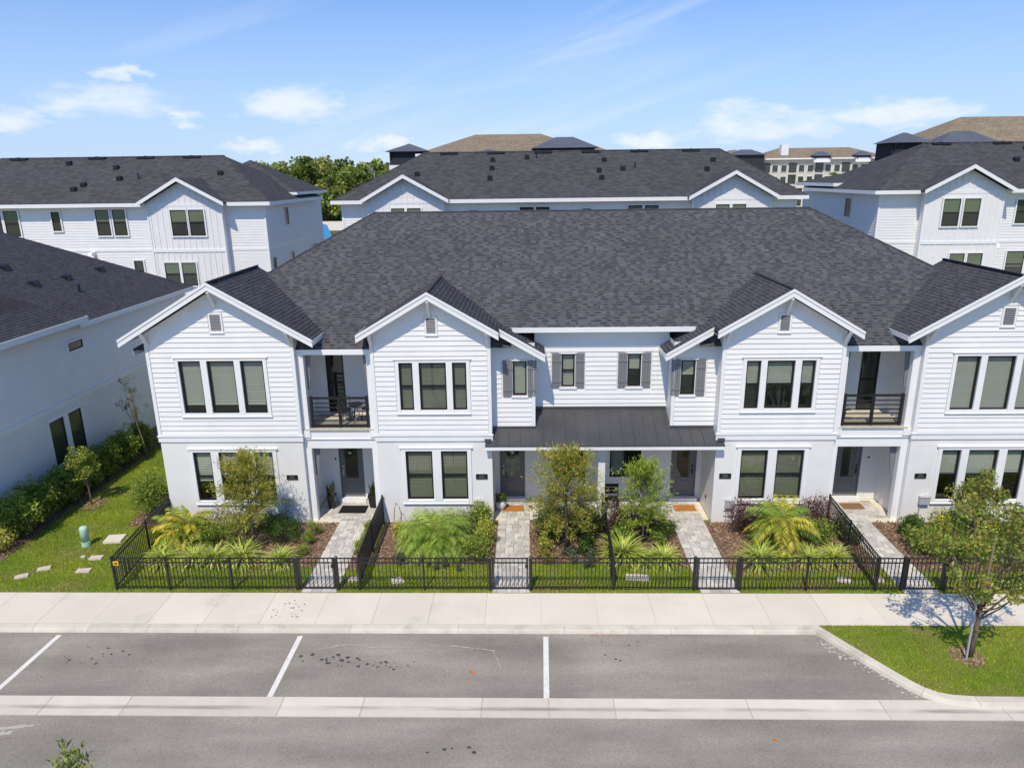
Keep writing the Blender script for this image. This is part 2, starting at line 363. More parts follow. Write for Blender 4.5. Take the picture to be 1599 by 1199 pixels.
for a, b in zip(kx, kx[1:]): kerb_run(kb, (a, 17.48), (b, 17.48), (0, -1))
# kerb round the planted island
isl = [(8.07, 17.40), (8.55, 16.65), (9.05, 15.85), (9.55, 15.05), (9.86, 14.80), (10.4, 14.68), (12.6, 14.66), (15.5, 14.66), (18.5, 14.66), (24, 14.66)]
def kerb_curve(pts, parent, joints):
    """kerb following a bent line, cut square only at the joints"""
    P2 = [Vector(p) for p in pts]; N = []
    for i in range(len(P2)):
        d = (P2[min(i+1, len(P2)-1)]-P2[max(i-1, 0)]).normalized(); N.append(Vector((d.y, -d.x)))
    prof = [(0, -.13), (0, 0.004), (.20, 0.004), (.245, -.011), (.28, -.13)]; k = len(prof)
    for a, b in zip(joints, joints[1:]):
        m = MB(); n = b-a+1
        for i in range(a, b+1):
            dd = (P2[min(i+1, len(P2)-1)]-P2[max(i-1, 0)]).normalized()*(.004 if i == a else -.004 if i == b else 0)
            for o, z in prof: q = P2[i]+N[i]*o+dd; m.v.append((q.x, q.y, z))
        for r in range(n-1):
            for j in range(k): m.f.append((r*k+j, r*k+(j+1) % k, (r+1)*k+(j+1) % k, (r+1)*k+j))
        m.f.append(tuple(range(k))[::-1]); m.f.append(tuple(range((n-1)*k, n*k))); m.build('kerb_stone', 'curb', parent)
isl = [(8.07, 17.44), (8.40, 16.90), (8.80, 16.25), (9.20, 15.62), (9.48, 15.20), (9.68, 14.97), (9.90, 14.82), (10.2, 14.72), (10.7, 14.67), (12.6, 14.66), (15.5, 14.66), (18.5, 14.66), (24, 14.66)]
MB().box(8.0, 8.34, 17.10, 17.492, -.13, -.004).build('corner_infill', 'curb', kb)
kerb_curve(isl, kb, [0, 2, 5, 8, 9, 10, 11, 12])
structure(MB().poly([(x, y, 0.0) for x, y in isl+[(24, 17.49), (8.07, 17.49)]]).build('island_lawn', 'lawn'))
# flush concrete channel between lane and road
ch = structure(empty('gutter_channel'))
gx = [-24, -20, -16.2, -11.9, -9.9, -6.1, -4.1, -1.2, 0.42, 2.0, 5.2, 8.4, 11.2, 14.4, 18, 24]
for a, b in zip(gx, gx[1:]):
    m = MB(); a += 0.006; b -= 0.006
    m.hexa([(a,13.98,-0.14),(b,13.98,-0.14),(b,14.62,-0.14),(a,14.62,-0.14)], [(a,13.98,-0.086),(b,13.98,-0.086),(b,14.27,-0.098),(a,14.27,-0.098)]) if False else None
    m.hexa([(a,13.98,-0.14),(b,13.98,-0.14),(b,14.27,-0.14),(a,14.27,-0.14)], [(a,13.98,-0.080),(b,13.98,-0.080),(b,14.27,-0.096),(a,14.27,-0.096)]); m.hexa([(a,14.27,-0.14),(b,14.27,-0.14),(b,14.62,-0.14),(a,14.62,-0.14)], [(a,14.27,-0.096),(b,14.27,-0.096),(b,14.62,-0.074),(a,14.62,-0.074)])
    # shallow valley line
    m.build('channel_slab', 'channel', ch)
for i, (xa, xb) in enumerate(((-13.5, -13.33), (-6.48, -6.46), (0.37, 0.41), )):
    o = MB().poly([(xa-0.07,14.64,-0.094), (xa+0.07,14.64,-0.094), (xb+0.07,17.08,-0.094), (xb-0.07,17.08,-0.094)]).build('bay_line', 'marking')
    tag(o, ['painted white parking line nearest the green lawn corner', 'painted white parking line in front of the potted doorway', 'painted white parking line in front of the metal porch roof'][i], 'road marking', 'parking bay lines')
# stains on the asphalt and paving
def blotch(name, x, y, n, sx, sy, r0, r1, z, mat, label, cat='stain', parent=None):
    m = MB()
    for k in range(n):
        cx = x+random.gauss(0, sx); cy = y+random.gauss(0, sy); r = random.uniform(r0, r1); k2 = random.randint(7, 10); ph = random.random()*6
        zz = z+0.0004*k
        m.poly([(cx+r*random.uniform(.6,1.25)*math.cos(ph+6.283*j/k2), cy+0.75*r*random.uniform(.6,1.25)*math.sin(ph+6.283*j/k2), zz) for j in range(k2)])
    o = m.build(name, mat); tag(o, label, cat, kind='stuff'); return o
blotch('oil_stain', -5.3, 16.05, 26, 0.45, 0.14, 0.015, 0.07, -0.0945, 'stain', 'dark spatter of drips on the asphalt of the middle parking bay')
blotch('oil_stain', -3.9, 15.85, 16, 0.45, 0.12, 0.012, 0.055, -0.0945, 'stain', 'second thinner spatter of drips right of the dark one in the middle bay')
blotch('oil_stain', -11.7, 16.05, 22, 0.45, 0.22, 0.012, 0.045, -0.0945, 'stain', 'dark drips scattered in the bay beside the first white line')
blotch('oil_stain', 2.2, 16.35, 6, 0.25, 0.3, 0.02, 0.05, -0.0945, 'stain', 'few dark drips in the bay before the porch')
blotch('dropping_spots', -7.1, 18.2, 34, 0.35, 0.28, 0.008, 0.03, 0.003, 'stain', 'dark little spots on the sidewalk by the first gate')
blotch('oil_stain', -1.7, 12.98, 5, 0.3, 0.07, 0.03, 0.07, -0.0945, 'stain', 'pair of dark drips on the through road')
blotch('paint_mark', 5.5, 13.35, 1, 0.0, 0.0, 0.065, 0.07, -0.0945, 'rust_mark', 'orange survey paint dot on the road surface', 'paint mark')
blotch('rust_stain', -1.55, 15.45, 3, 0.04, 0.12, 0.04, 0.10, -0.0945, 'rust_mark', 'small rusty streak in the middle parking bay')
blotch('cement_crumbs', 9.2, 15.6, 60, 0.0, 0.0, 0.01, 0.04, -0.094, 'pale_stone', 'pale cement crumbs') if False else None
m = MB()
for k in range(90):
    t = random.random(); cx = 8.0+1.7*t+random.gauss(-0.18, 0.09); cy = 17.0-2.2*t+random.gauss(-0.12, 0.07); r = random.uniform(0.012, 0.05)
    m.poly([(cx+r*math.cos(a), cy+r*.7*math.sin(a), -0.0935+0.0002*k/9) for a in (0.2, 1.4, 2.5, 3.6, 5.0)])
tag(m.build('cement_crumbs', 'pale_stone'), 'pale crumbs of cement along the slanting kerb', 'debris', kind='stuff')
m = MB()
for (xa, ya, xb, yb, w) in [(-12.75,13.45,-11.95,13.62,.05), (-12.5,13.36,-12.1,13.42,.09), (-12.3,13.52,-11.6,13.68,.03), (-5.9,16.45,-5.0,16.72,.02), (-5.0,16.72,-4.2,16.55,.015), (-4.2,16.55,-2.2,16.66,.014), (-2.2,16.66,-1.0,16.45,.02), (-1.0,16.45,-0.75,15.5,.03)]:
    n = 7
    for k in range(n):
        t0 = k/n; t1 = (k+1.05)/n; p = lambda t: (xa+(xb-xa)*t+random.gauss(0, .015), ya+(yb-ya)*t+random.gauss(0, .015))
        a, b = p(t0), p(t1); ww = w*random.uniform(.4, 1.2); zq = -0.0942+.00015*len(m.f)
        m.poly([(a[0], a[1]-ww, zq), (b[0], b[1]-ww, zq), (b[0], b[1]+ww, zq), (a[0], a[1]+ww, zq)])
tag(m.build('chalk_scuffs', 'chalk_mark'), 'faint chalky scuff lines on the asphalt', 'scuff marks', kind='stuff')
m = MB()
for k in range(26):
    cx = 2.1+random.gauss(0, .35); cy = 17.13+random.gauss(0, .02); a = random.random()*3; r = random.uniform(.03, .06)
    m.poly([(cx+r*math.cos(a), cy+r*math.sin(a)*.5, -0.085), (cx+.4*r*math.cos(a+1.6), cy+.2*r, -0.075), (cx-r*math.cos(a), cy-r*math.sin(a)*.5, -0.086), (cx-.4*r*math.cos(a+1.6), cy-.2*r, -0.08)])
tag(m.build('fallen_leaves', 'rust_mark'), 'orange dry leaves gathered against the kerb', 'leaves', kind='stuff')

# planting beds
BEDS = []
def bed(x0, x1, y0, y1):
    BEDS.append((x0, x1, y0, y1)); MB().poly([(x0,y0,-0.004),(x1,y0,-0.004),(x1,y1,-0.004),(x0,y1,-0.004)]).build('bed_soil', 'soil', beds)
beds = structure(empty('planting_beds'))
for b in ((-12.85,-7.05,20.55,23.70), (-5.98,-5.42,20.4,23.70), (-5.30,-1.18,20.75,23.70), (-0.02,2.5,20.85,23.9), (2.56,5.16,20.55,23.9), (6.34,10.62,20.35,23.70), (10.66,11.24,20.4,23.9), (12.32,19.5,20.3,23.70), (-19.35,-17.75,20.6,33.5), (-14.9,-13.3,23.4,30.0)): bed(*b)
m = MB()
for (cx, cy, r) in ((-17.28, 25.27, 0.55), (11.38, 16.15, 0.42)):
    m.poly([(cx+r*random.uniform(.85,1.1)*math.cos(a*.4488), cy+r*random.uniform(.85,1.1)*math.sin(a*.4488), 0.004) for a in range(14)])
m.build('tree_ring_soil', 'soil', beds)
def chips():
    V = []; F = []; C = []
    spots = [(b, 1) for b in BEDS]
    pal = np.array([(0.30,0.18,0.11), (0.22,0.135,0.085), (0.46,0.34,0.24), (0.13,0.085,0.06), (0.37,0.24,0.16)])
    def chip(x, y):
        k = len(V); a = random.random()*6.28; l = random.uniform(.02, .055); w = random.uniform(.007, .018); z = random.uniform(.004, .03); tl = random.uniform(-.02, .02)
        c, s = math.cos(a), math.sin(a); V.extend([(x-l*c-w*s, y-l*s+w*c, z-tl), (x-l*c+w*s, y-l*s-w*c, z-tl), (x+l*c+w*s, y+l*s-w*c, z+tl), (x+l*c-w*s, y+l*s+w*c, z+tl)])
        F.append((k, k+1, k+2, k+3)); c = pal[random.randrange(5)]*random.uniform(.8, 1.25); C.extend([c]*4)
    for (x0, x1, y0, y1), _ in spots:
        for k in range(int((x1-x0)*(y1-y0)*330)): chip(random.uniform(x0, x1), random.uniform(y0, y1)+random.gauss(0, .03))
    for cx, cy, r in ((-17.28, 25.27, .6), (11.38, 16.15, .42)):
        for k in range(420):
            a = random.random()*6.28; q = r*math.sqrt(random.random()); chip(cx+q*math.cos(a), cy+q*math.sin(a))
    o = np_mesh('mulch_chips', np.array(V), np.array(F), np.array(C), 'mulch'); tag(o, 'brown bark mulch strewn over the planting beds', 'mulch', kind='stuff')
chips()
def grass_blades(name, label, regions, density, holes=()):
    P = []
    for (poly, area_box) in regions:
        x0, x1, y0, y1 = area_box; n = int((x1-x0)*(y1-y0)*density)
        q = np.c_[rng.uniform(x0, x1, n), rng.uniform(y0, y1, n)]
        if poly is not None:
            ins = np.zeros(n, bool); px = np.array(poly)
            j = len(px)-1
            for i in range(len(px)):
                cond = ((px[i,1] > q[:,1]) != (px[j,1] > q[:,1])) & (q[:,0] < (px[j,0]-px[i,0])*(q[:,1]-px[i,1])/(px[j,1]-px[i,1]+1e-9)+px[i,0]); ins ^= cond; j = i
            q = q[ins]
        P.append(q)
    q = np.concatenate(P)
    for (x0, x1, y0, y1) in holes: q = q[~((q[:,0] > x0) & (q[:,0] < x1) & (q[:,1] > y0) & (q[:,1] < y1))]
    n = len(q); h = rng.uniform(.03, .085, n); a = rng.uniform(0, 6.283, n); w = rng.uniform(.007, .014, n); ln = rng.uniform(.0, .05, n); b = rng.uniform(0, 6.283, n)
    base = np.c_[q, np.full(n, -0.012)]; side = np.c_[np.cos(a)*w, np.sin(a)*w, np.zeros(n)]
    tip = base+np.c_[np.cos(b)*ln, np.sin(b)*ln, h]
    V = np.stack([base-side, base+side, tip], 1).reshape(-1, 3); F = np.arange(3*n).reshape(-1, 3)
    # patchy turf: slow waves of greener and yellower grass
    f = 0.5+0.5*np.sin(q[:,0]*1.3+2*np.sin(q[:,1]*.9))*np.sin(q[:,1]*1.7+1.3*np.sin(q[:,0]*.7))
    f = np.clip(f*0.8+rng.normal(0, .22, n), 0, 1)[:,None]
    c = np.array((0.25, 0.40, 0.024))*(1-f)+np.array((0.56, 0.58, 0.06))*f
    dry = np.clip((np.sin(q[:,0]*.83+1.9*np.sin(q[:,1]*1.4+.6))*np.sin(q[:,1]*1.1-.9*np.sin(q[:,0]*1.6))-.45)*2.2, 0, .7)[:,None]
    c = c*(1-dry)+np.array((.52, .44, .15))*dry
    c *= rng.uniform(.75, 1.25, n)[:,None]
    o = np_mesh(name, V, F, np.repeat(c, 3, 0), 'leaf'); tag(o, label, 'grass', kind='stuff')
slab_holes = [(-16.62,-16.20,19.86,20.1), (-16.2,-15.76,20.33,20.57), (-14.83,-14.35,20.2,20.46), (-14.9,-14.42,21.02,21.28), (-15.12,-14.37,22.14,22.72), (-4.35,-3.95,19.55,19.95), (-5.75,-5.35,19.7,20.0), (3.0,3.75,19.75,20.1), (9.55,9.95,19.65,20.0), (10.6,11.0,19.65,20.0)]
bh = [(b[0]+.03, b[1]-.03, b[2]+.05, b[3]) for b in BEDS]
grass_blades('grass', 'mown green grass on the open lawn beside the end house', [(None, (-20, -12.95, 19.1, 33))], 900, slab_holes+bh)
grass_blades('grass', 'narrow strip of grass inside the black front fence', [(None, (-12.9, -7.05, 19.1, 20.7)), (None, (-5.98, -1.2, 19.1, 20.7)), (None, (-0.03, 5.1, 19.1, 20.85)), (None, (6.4, 11.25, 19.1, 20.5)), (None, (12.3, 20, 19.1, 20.5))], 1300, slab_holes+bh)
grass_blades('grass', 'grass covering the kerbed street island under the tree', [(isl+[(18, 17.47), (8.1, 17.47)], (8, 18, 14.7, 17.5))], 1300)

# paver walks
def walk(x0, x1, y0, y1, label, extra=()):
    w = structure(empty('walkway')); w['label'] = label
    MB().box(x0, x1, y0, y1, -0.12, 0.006).build('bedding', 'soil', w)
    for e in extra: MB().box(*e, -0.12, 0.004).build('bedding', 'soil', w)
    cache = {}
    def paver(a, b, c, d):
        key = (round(b-a, 2), round(d-c, 2))
        if key not in cache:
            W, D = key; bv = 0.008; m = MB(); W2, D2 = W/2-.004, D/2-.004
            m.hexa([(-W2,-D2,-.06),(W2,-D2,-.06),(W2,D2,-.06),(-W2,D2,-.06)], [(-W2,-D2,-bv),(W2,-D2,-bv),(W2,D2,-bv),(-W2,D2,-bv)])
            m.hexa([(-W2,-D2,-bv),(W2,-D2,-bv),(W2,D2,-bv),(-W2,D2,-bv)], [(-W2+bv,-D2+bv,0),(W2-bv,-D2+bv,0),(W2-bv,D2-bv,0),(-W2+bv,D2-bv,0)])
            o = m.build('paver', 'paver', w); cache[key] = o.data
        else: o = link_obj('paver', cache[key], None, w)
        o.location = ((a+b)/2, (c+d)/2, random.uniform(.012, .018)); o.rotation_euler = (random.gauss(0, .004), random.gauss(0, .004), 0)
    for (xa, xb, ya, yb) in [(x0, x1, y0, y1)]+list(extra):
        y = ya; r = 0
        while y < yb-0.06:
            d = (0.22, 0.15, 0.22)[r % 3]; ye = min(y+d, yb); x = xa
            while x < xb-0.03:
                wd = random.choice((0.15, 0.22, 0.30, 0.30)); xe = x+wd
                if xb-xe < 0.1: xe = xb
                paver(x, xe, y, ye); x = xe
            y = ye; r += 1
walk(-7.05, -5.98, 19.1, 24.0, 'pale grey paver walk from the leftmost gate to the potted doorway', [(-7.86, -5.70, 24.0, 25.45)])
walk(-1.18, -0.02, 19.1, 25.45, 'pale grey paver walk leading straight to the left door under the porch roof')
walk(5.16, 6.34, 19.1, 25.45, 'pale grey paver walk leading straight to the right door under the porch roof', [(0.3, 5.16, 24.0, 25.45)])
walk(11.24, 12.32, 19.1, 24.0, 'pale grey paver walk behind the rightmost gate', [(10.95, 13.08, 24.0, 25.45)])

pf = structure(empty('porch_floor'))
for (a_, b_) in ((-8.1, -5.48), (-1.33, 2*X0+1.33), (2*X0+5.48, 2*X0+8.1)): MB().box(a_, b_, 23.66 if a_ < -2 or a_ > 8 else 23.9, 25.6, -.1, .003).build('floor_slab', 'concrete', pf)

# ================================================================ THE TOWNHOUSE ROW
SLOPE = 0.585
FY = 23.7                       # main front plane
row = empty('townhouse_row', (X0, FY, 0)); tag(row, 'white two-storey townhouse row with dark shingle roof and four front gables', 'townhouse row')
ROWP = empty  # placeholder
def P(m, name, mat, parent=None, smooth=False):
    """build part in world coordinates under the row (or one of its parts)"""
    o = m.build(name, mat, None, smooth); par = parent or row; o.parent = par
    o.matrix_parent_inverse = par_inv(par); return o
def par_inv(par):
    M = Matrix.Identity(4); p = par
    chain = []
    while p is not None: chain.append(p); p = p.parent
    for q in reversed(chain): M = M @ q.matrix_parent_inverse @ Matrix.LocRotScale(q.location, q.rotation_euler, q.scale)
    return M.inverted()
def sub(name, par):
    o = empty(name); o.parent = par; o.matrix_parent_inverse = par_inv(par); return o
def wall_grid(m, x0, x1, z0, z1, y, openings, depth=0.15):
    """front face at y with rectangular holes and their reveals"""
    xs = sorted({x0, x1, *[v for o in openings for v in o[:2]]}); zs = sorted({z0, z1, *[v for o in openings for v in o[2:]]})
    for a, b in zip(xs, xs[1:]):
        for c, d in zip(zs, zs[1:]):
            cx, cz = (a+b)/2, (c+d)/2
            if any(o[0] < cx < o[1] and o[2] < cz < o[3] for o in openings): continue
            m.poly([(a,y,c),(b,y,c),(b,y,d),(a,y,d)])
    for (a, b, c, d) in openings:
        for q in ([(a,y,c),(a,y+depth,c),(a,y+depth,d),(a,y,d)], [(b,y,c),(b,y,d),(b,y+depth,d),(b,y+depth,c)], [(a,y,c),(b,y,c),(b,y+depth,c),(a,y+depth,c)], [(a,y,d),(a,y+depth,d),(b,y+depth,d),(b,y,d)]): m.poly(q)
def mx(x, s): return x if s > 0 else 2*X0-x
def span(a, b, s):
    a, b = mx(a, s), mx(b, s); return (a, b) if a < b else (b, a)
def window(par, x0, x1, z0, z1, y, rail=True, blind=1.0, tilt=0.35, inset=0.045, bmat='blind'):
    w = sub('window', par); b = 0.055
    f = MB(); yo = y+inset
    f.box(x0, x0+b, yo-.02, yo+.05, z0, z1); f.box(x1-b, x1, yo-.02, yo+.05, z0, z1); f.box(x0+b, x1-b, yo-.02, yo+.05, z0, z0+b); f.box(x0+b, x1-b, yo-.02, yo+.05, z1-b, z1)
    if rail:
        zm = (z0+z1)/2; f.box(x0+b, x1-b, yo-.015, yo+.04, zm-.03, zm+.03)
    P(f, 'frame', 'black_frame', w)
    P(MB().poly([(x0+b-.01, yo+.02, z0+b-.01), (x1-b+.01, yo+.02, z0+b-.01), (x1-b+.01, yo+.02, z1-b+.01), (x0+b-.01, yo+.02, z1-b+.01)]), 'pane', 'glass', w)
    if blind > 0:
        bl = MB(); z = z1-0.03; yb = yo+.075; zend = z1-(z1-z0)*blind+.04
        while z > zend:
            bl.poly([(x0+.03, yb-.018, z-.05), (x1-.03, yb-.018, z-.05), (x1-.03, yb+.018, z), (x0+.03, yb+.018, z)]); z -= 0.066
        bl.box(x0+.03, x1-.03, yb-.025, yb+.025, zend-.025, zend)
        P(bl, 'blind', bmat, w)
    it = MB(); d = 0.75; ya = y+.152
    it.poly([(x0-.1,ya+d,z0-.1),(x1+.1,ya+d,z0-.1),(x1+.1,ya+d,z1+.1),(x0-.1,ya+d,z1+.1)])
    for q in ([(x0-.1,ya,z0-.1),(x0-.1,ya+d,z0-.1),(x0-.1,ya+d,z1+.1),(x0-.1,ya,z1+.1)], [(x1+.1,ya,z0-.1),(x1+.1,ya+d,z0-.1),(x1+.1,ya+d,z1+.1),(x1+.1,ya,z1+.1)], [(x0-.1,ya,z0-.1),(x1+.1,ya,z0-.1),(x1+.1,ya+d,z0-.1),(x0-.1,ya+d,z0-.1)], [(x0-.1,ya,z1+.1),(x1+.1,ya,z1+.1),(x1+.1,ya+d,z1+.1),(x0-.1,ya+d,z1+.1)]): it.poly(q)
    P(it, 'room_niche', 'interior', w)
    return w
def trim_frame(par, x0, x1, z0, z1, y, openings, t=0.10, head=True, proud=0.035):
    """white casing around a group of openings"""
    m = MB(); yf = y-proud-.012
    m.box(x0, x1, yf, y+.01, z1-.105, z1); m.box(x0, x1, yf, y+.01, z0, z0+.105)
    if head: m.box(x0-.06, x1+.06, yf-.03, y+.01, z1, z1+.04)
    m.box(x0-.02, x1+.02, yf-.03, y+.01, z0-.035, z0)
    ops = sorted(openings); xs = [x0]+[v for o in ops for v in o[:2]]+[x1]
    for a, b in zip(xs[::2], xs[1::2]): m.box(a, b, yf, y+.01, z0+.105, z1-.105)
    return P(m, 'window_casing', 'trim', par)
EXPO = 0.178
def boards(par, x0, x1, z0, z1, y, cut=(), clip=None):
    """lap siding: every course piece is a board of its own"""
    z = z0
    while z < z1-0.02:
        zt = min(z+EXPO, z1); a, b = x0, x1
        if clip:
            c = clip((z+zt)/2+.03); a, b = max(a, c[0]), min(b, c[1])
        if b-a > 0.06:
            segs = [(a, b)]
            for (c0, c1, d0, d1) in cut:
                if d0 < (z+zt)/2 < d1:
                    segs = [q for s in segs for q in ((s[0], min(s[1], c0)), (max(s[0], c1), s[1])) if q[1]-q[0] > .03]
            for (p, q) in segs:
                m = MB(); m.hexa([(p,y-.036,z),(q,y-.036,z),(q,y,z),(p,y,z)], [(p,y-.007,zt+.012),(q,y-.007,zt+.012),(q,y,zt+.012),(p,y,zt+.012)])
                P(m, 'siding_board', 'siding', par)
        z = zt
def rake(par, cx, half, zap, y, slope, right_half=None, left_half=None, h=0.20, t=0.045):
    """white rake boards of a gable: top edge falls from (cx,zap)"""
    for sgn, hf in ((-1, left_half or half), (1, right_half or half)):
        xe = cx+sgn*hf; ze = zap-hf*slope; vh = h*math.sqrt(1+slope*slope)
        pts = [(cx, zap), (xe, ze), (xe, ze-vh), (cx, zap-vh)]
        if sgn > 0: pts = pts[::-1]
        P(MB().prism_y(pts, y-t, y), 'rake_board', 'trim', par)
def roof_slab(par, quad, th=0.16, mat='shingle_base', name='roof_deck'):
    a = [Vector(p) for p in quad]; b = [p-Vector((0,0,th)) for p in a]
    return P(MB().hexa(b, a), name, 'roof_deck_mat', par)
material('roof_deck_mat', (0.045, 0.046, 0.05), 0.9, 0.1)
material('soffit', (0.80, 0.80, 0.80), 0.6, 0.2)
NORM = math.sqrt(1+SLOPE*SLOPE); cosr, sinr = 1/NORM, SLOPE/NORM
YE, ZE = 23.9, 6.525            # main eave
YR = 31.15; ZR = ZE+SLOPE*(YR-YE)
HX0 = -13.8; HX1 = 2*X0-HX0; RX0 = HX0+(YR-YE); RX1 = HX1-(YR-YE); YB = 2*YR-YE
roof = sub('main_roof', row)
def main_roof():
    m = MB(); th = .17
    top = {'a': (HX0,YE,ZE), 'b': (HX1,YE,ZE), 'c': (HX1,YB,ZE), 'd': (HX0,YB,ZE), 'r0': (RX0,YR,ZR), 'r1': (RX1,YR,ZR)}
    # front plane leaves out the recessed middle bay's lower strip
    yc = 24.8; zc = ZE+SLOPE*(yc-YE); xl, xr = -0.62, 2*X0+0.62; t0 = yc-YE
    m.poly([(HX0,YE,ZE),(xl,YE,ZE),(xl,yc,zc),(HX0+t0,yc,zc)]); m.poly([(xr,YE,ZE),(HX1,YE,ZE),(HX1-t0,yc,zc),(xr,yc,zc)])
    m.poly([(HX0+t0,yc,zc),(HX1-t0,yc,zc),top['r1'],top['r0']])
    m.poly([top['b'],top['c'],top['r1']]); m.poly([top['c'],top['d'],top['r0'],top['r1']]); m.poly([top['d'],top['a'],top['r0']])
    P(m, 'roof_deck', 'roof_deck_mat', roof)
    def segs(d):
        y = YE+d*cosr; t = y-YE; a, b = t, (HX1-HX0)-t
        if y < yc: return [(a, xl-HX0), (xr-HX0, b)]
        return [(a, b)]
    L = (YR-YE)/cosr
    o = shingles(None, (HX0,YE,ZE+.004), (1,0,0), (0,cosr,sinr), segs, int(L/.145)); o.parent = roof; o.matrix_parent_inverse = par_inv(roof)
    for sgn in (1, -1):     # end hips
        xe = HX0 if sgn > 0 else HX1
        o = shingles(None, (xe,YE,ZE+.004), (0,1,0), (sgn*cosr,0,sinr), lambda d: [(d*cosr, (YB-YE)-d*cosr)], int(L/.145), tabw=(.3, .8)); o.parent = roof; o.matrix_parent_inverse = par_inv(roof)
    c = MB(); c.tube([(RX0,YR,ZR-.015),(RX1,YR,ZR-.015)], [.045,.045], 6)
    for a, b in (((HX0,YE,ZE),(RX0,YR,ZR)), ((HX1,YE,ZE),(RX1,YR,ZR))): c.tube([a, b], [.05, .05], 6)
    P(c, 'ridge_cap', 'roof_far', roof)
    # eave fascias and soffits
    for bx_ in [(*span(-8.35, -5.25, s), YE-.05, YE, ZE-.20, ZE-.015) for s in (1, -1)]+[(xl-.05, xr+.05, yc-.05, yc, zc-.19, zc-.01), (HX0-.05, HX0, YE, YB, ZE-.2, ZE-.01), (HX1, HX1+.05, YE, YB, ZE-.2, ZE-.01)]: P(MB().box(*bx_), 'fascia', 'trim', roof)
    for bx_ in [(xl, xr, yc, 25.25, zc-.19, zc-.17)]+[(*span(-8.2, -5.4, s), YE, 25.6, ZE-.19, ZE-.17) for s in (1, -1)]: P(MB().box(*bx_), 'soffit', 'soffit', roof)
    v = MB()
main_roof()
GS = 0.583; gn = math.sqrt(1+GS*GS)
def gable(s, cx, half_l, half_r, zap, y0, y1, wl, wr, ztop_l, name='gable_roof', step=None):
    """one front gable: two slopes, rakes, soffit; s mirrors.  step=(x_from, y_front): right slope's lower part starts further back"""
    g = sub(name, row); c = mx(cx, s)
    for side, hf in ((-1, half_l), (1, half_r)):
        sg = side*s; xe = c+sg*hf; ze = zap-GS*hf
        cut = step[0] if (step and side == 1) else None
        pieces = [(0, hf, y0)] if cut is None else [(0, cut, y0), (cut, hf, step[1])]
        for (h0, h1, yf) in pieces:
            xa, xb = c+sg*h0, c+sg*h1; za, zb = zap-GS*h0, zap-GS*h1
            q = [(xb,yf,zb),(xb,y1,zb),(xa,y1,za),(xa,yf,za)]
            if sg > 0: q = q[::-1]
            b = [(p[0], p[1], p[2]-.12) for p in q]
            P(MB().hexa(b, q), 'roof_deck', 'roof_deck_mat', g)
            b2 = [(p[0], p[1]+(.0 if p[1] == yf else -.5), p[2]-.122) for p in q]
            P(MB().hexa([(p[0], p[1], p[2]-.02) for p in b2], b2), 'soffit', 'soffit', g)
            # rake board
            vh = .205*gn; off = .012
            pts = [(xa, za+off), (xb, zb+off), (xb, zb+off-vh), (xa, za+off-vh)]
            if sg > 0: pts = pts[::-1]
            P(MB().prism_y(pts, yf-.05, yf), 'rake_board', 'trim', g)
            pts = [(xa, za+off+.03), (xb, zb+off+.03), (xb, zb+off-.06), (xa, za+off-.06)]
            if sg > 0: pts = pts[::-1]
            P(MB().prism_y(pts, yf-.075, yf-.045), 'rake_trim', 'trim', g)
        # eave end board
        P(MB().box(xe-.02, xe+.02, y0 if cut is None else step[1], y1-.4, ze-.16, ze+.01), 'fascia', 'trim', g)
        def segs(d, hf=hf, cut=cut):
            back = hf-d*(1/gn)    # distance from ridge
            yf = y0 if (cut is None or back < cut) else step[1]
            return [(yf-y0-.03, y1-y0)]
        o = shingles(None, (xe,y0,ze+.006), (0,1,0), (-sg/gn,0,GS/gn), segs, int(hf*gn/.145)+1); o.parent = g; o.matrix_parent_inverse = par_inv(g)
    P(MB().tube([(c,y0-.03,zap+.012),(c,y1,zap+.012)], [.06,.06], 6), 'ridge_cap', 'roof_far', g)
    # apex brace
    P(MB().bar((c,y0-.0,zap-.28), (c,FY-.02,zap-.85), .09, .09), 'brace', 'trim', g)
    for sx_, hf, w in ((-1, half_l, wl), (1, half_r, wr)):
        if w is None: continue
        xw = mx(w, s); P(MB().bar((xw, y0+.02, zap-GS*abs(xw-c)-.24), (xw, FY-.02, zap-GS*abs(xw-c)-.75), .09, .10), 'brace', 'trim', g)
    return g
for s in (1, -1):
    gable(s, -10.65, 3.28, 3.35, 8.91, 23.28, 27.9, -13.15, -8.2, 6.9)
    gable(s, -3.38, 2.45, 3.92, 8.53, 23.28, 27.3, -5.4, -1.45, 6.9, step=(2.35, 23.88))

# -- walls, siding, windows of each half
BL_A = [(.93,.93,.93), (.55,1.0,.62)]
def vent(par, x0, x1, z0, z1, y):
    v = sub('gable_vent', par); m = MB(); t = .055; yf = y-.05
    m.box(x0-t, x0, yf, y, z0-t, z1+t); m.box(x1, x1+t, yf, y, z0-t, z1+t); m.box(x0, x1, yf, y, z0-t, z0); m.box(x0, x1, yf, y, z1, z1+t); m.box(x0-t-.02, x1+t+.02, yf-.02, y, z0-t-.03, z0-t)
    P(m, 'frame', 'trim', v)
    P(MB().box(x0, x1, y-.012, y, z0, z1), 'backing', 'grey_paint', v)
    z = z0+.03
    while z < z1-.02:
        P(MB().hexa([(x0,yf+.005,z),(x1,yf+.005,z),(x1,yf+.02,z-.008),(x0,yf+.02,z-.008)], [(x0,y-.02,z+.045),(x1,y-.02,z+.045),(x1,y-.012,z+.04),(x0,y-.012,z+.04)]), 'louvre', 'grey_paint', v); z += .075
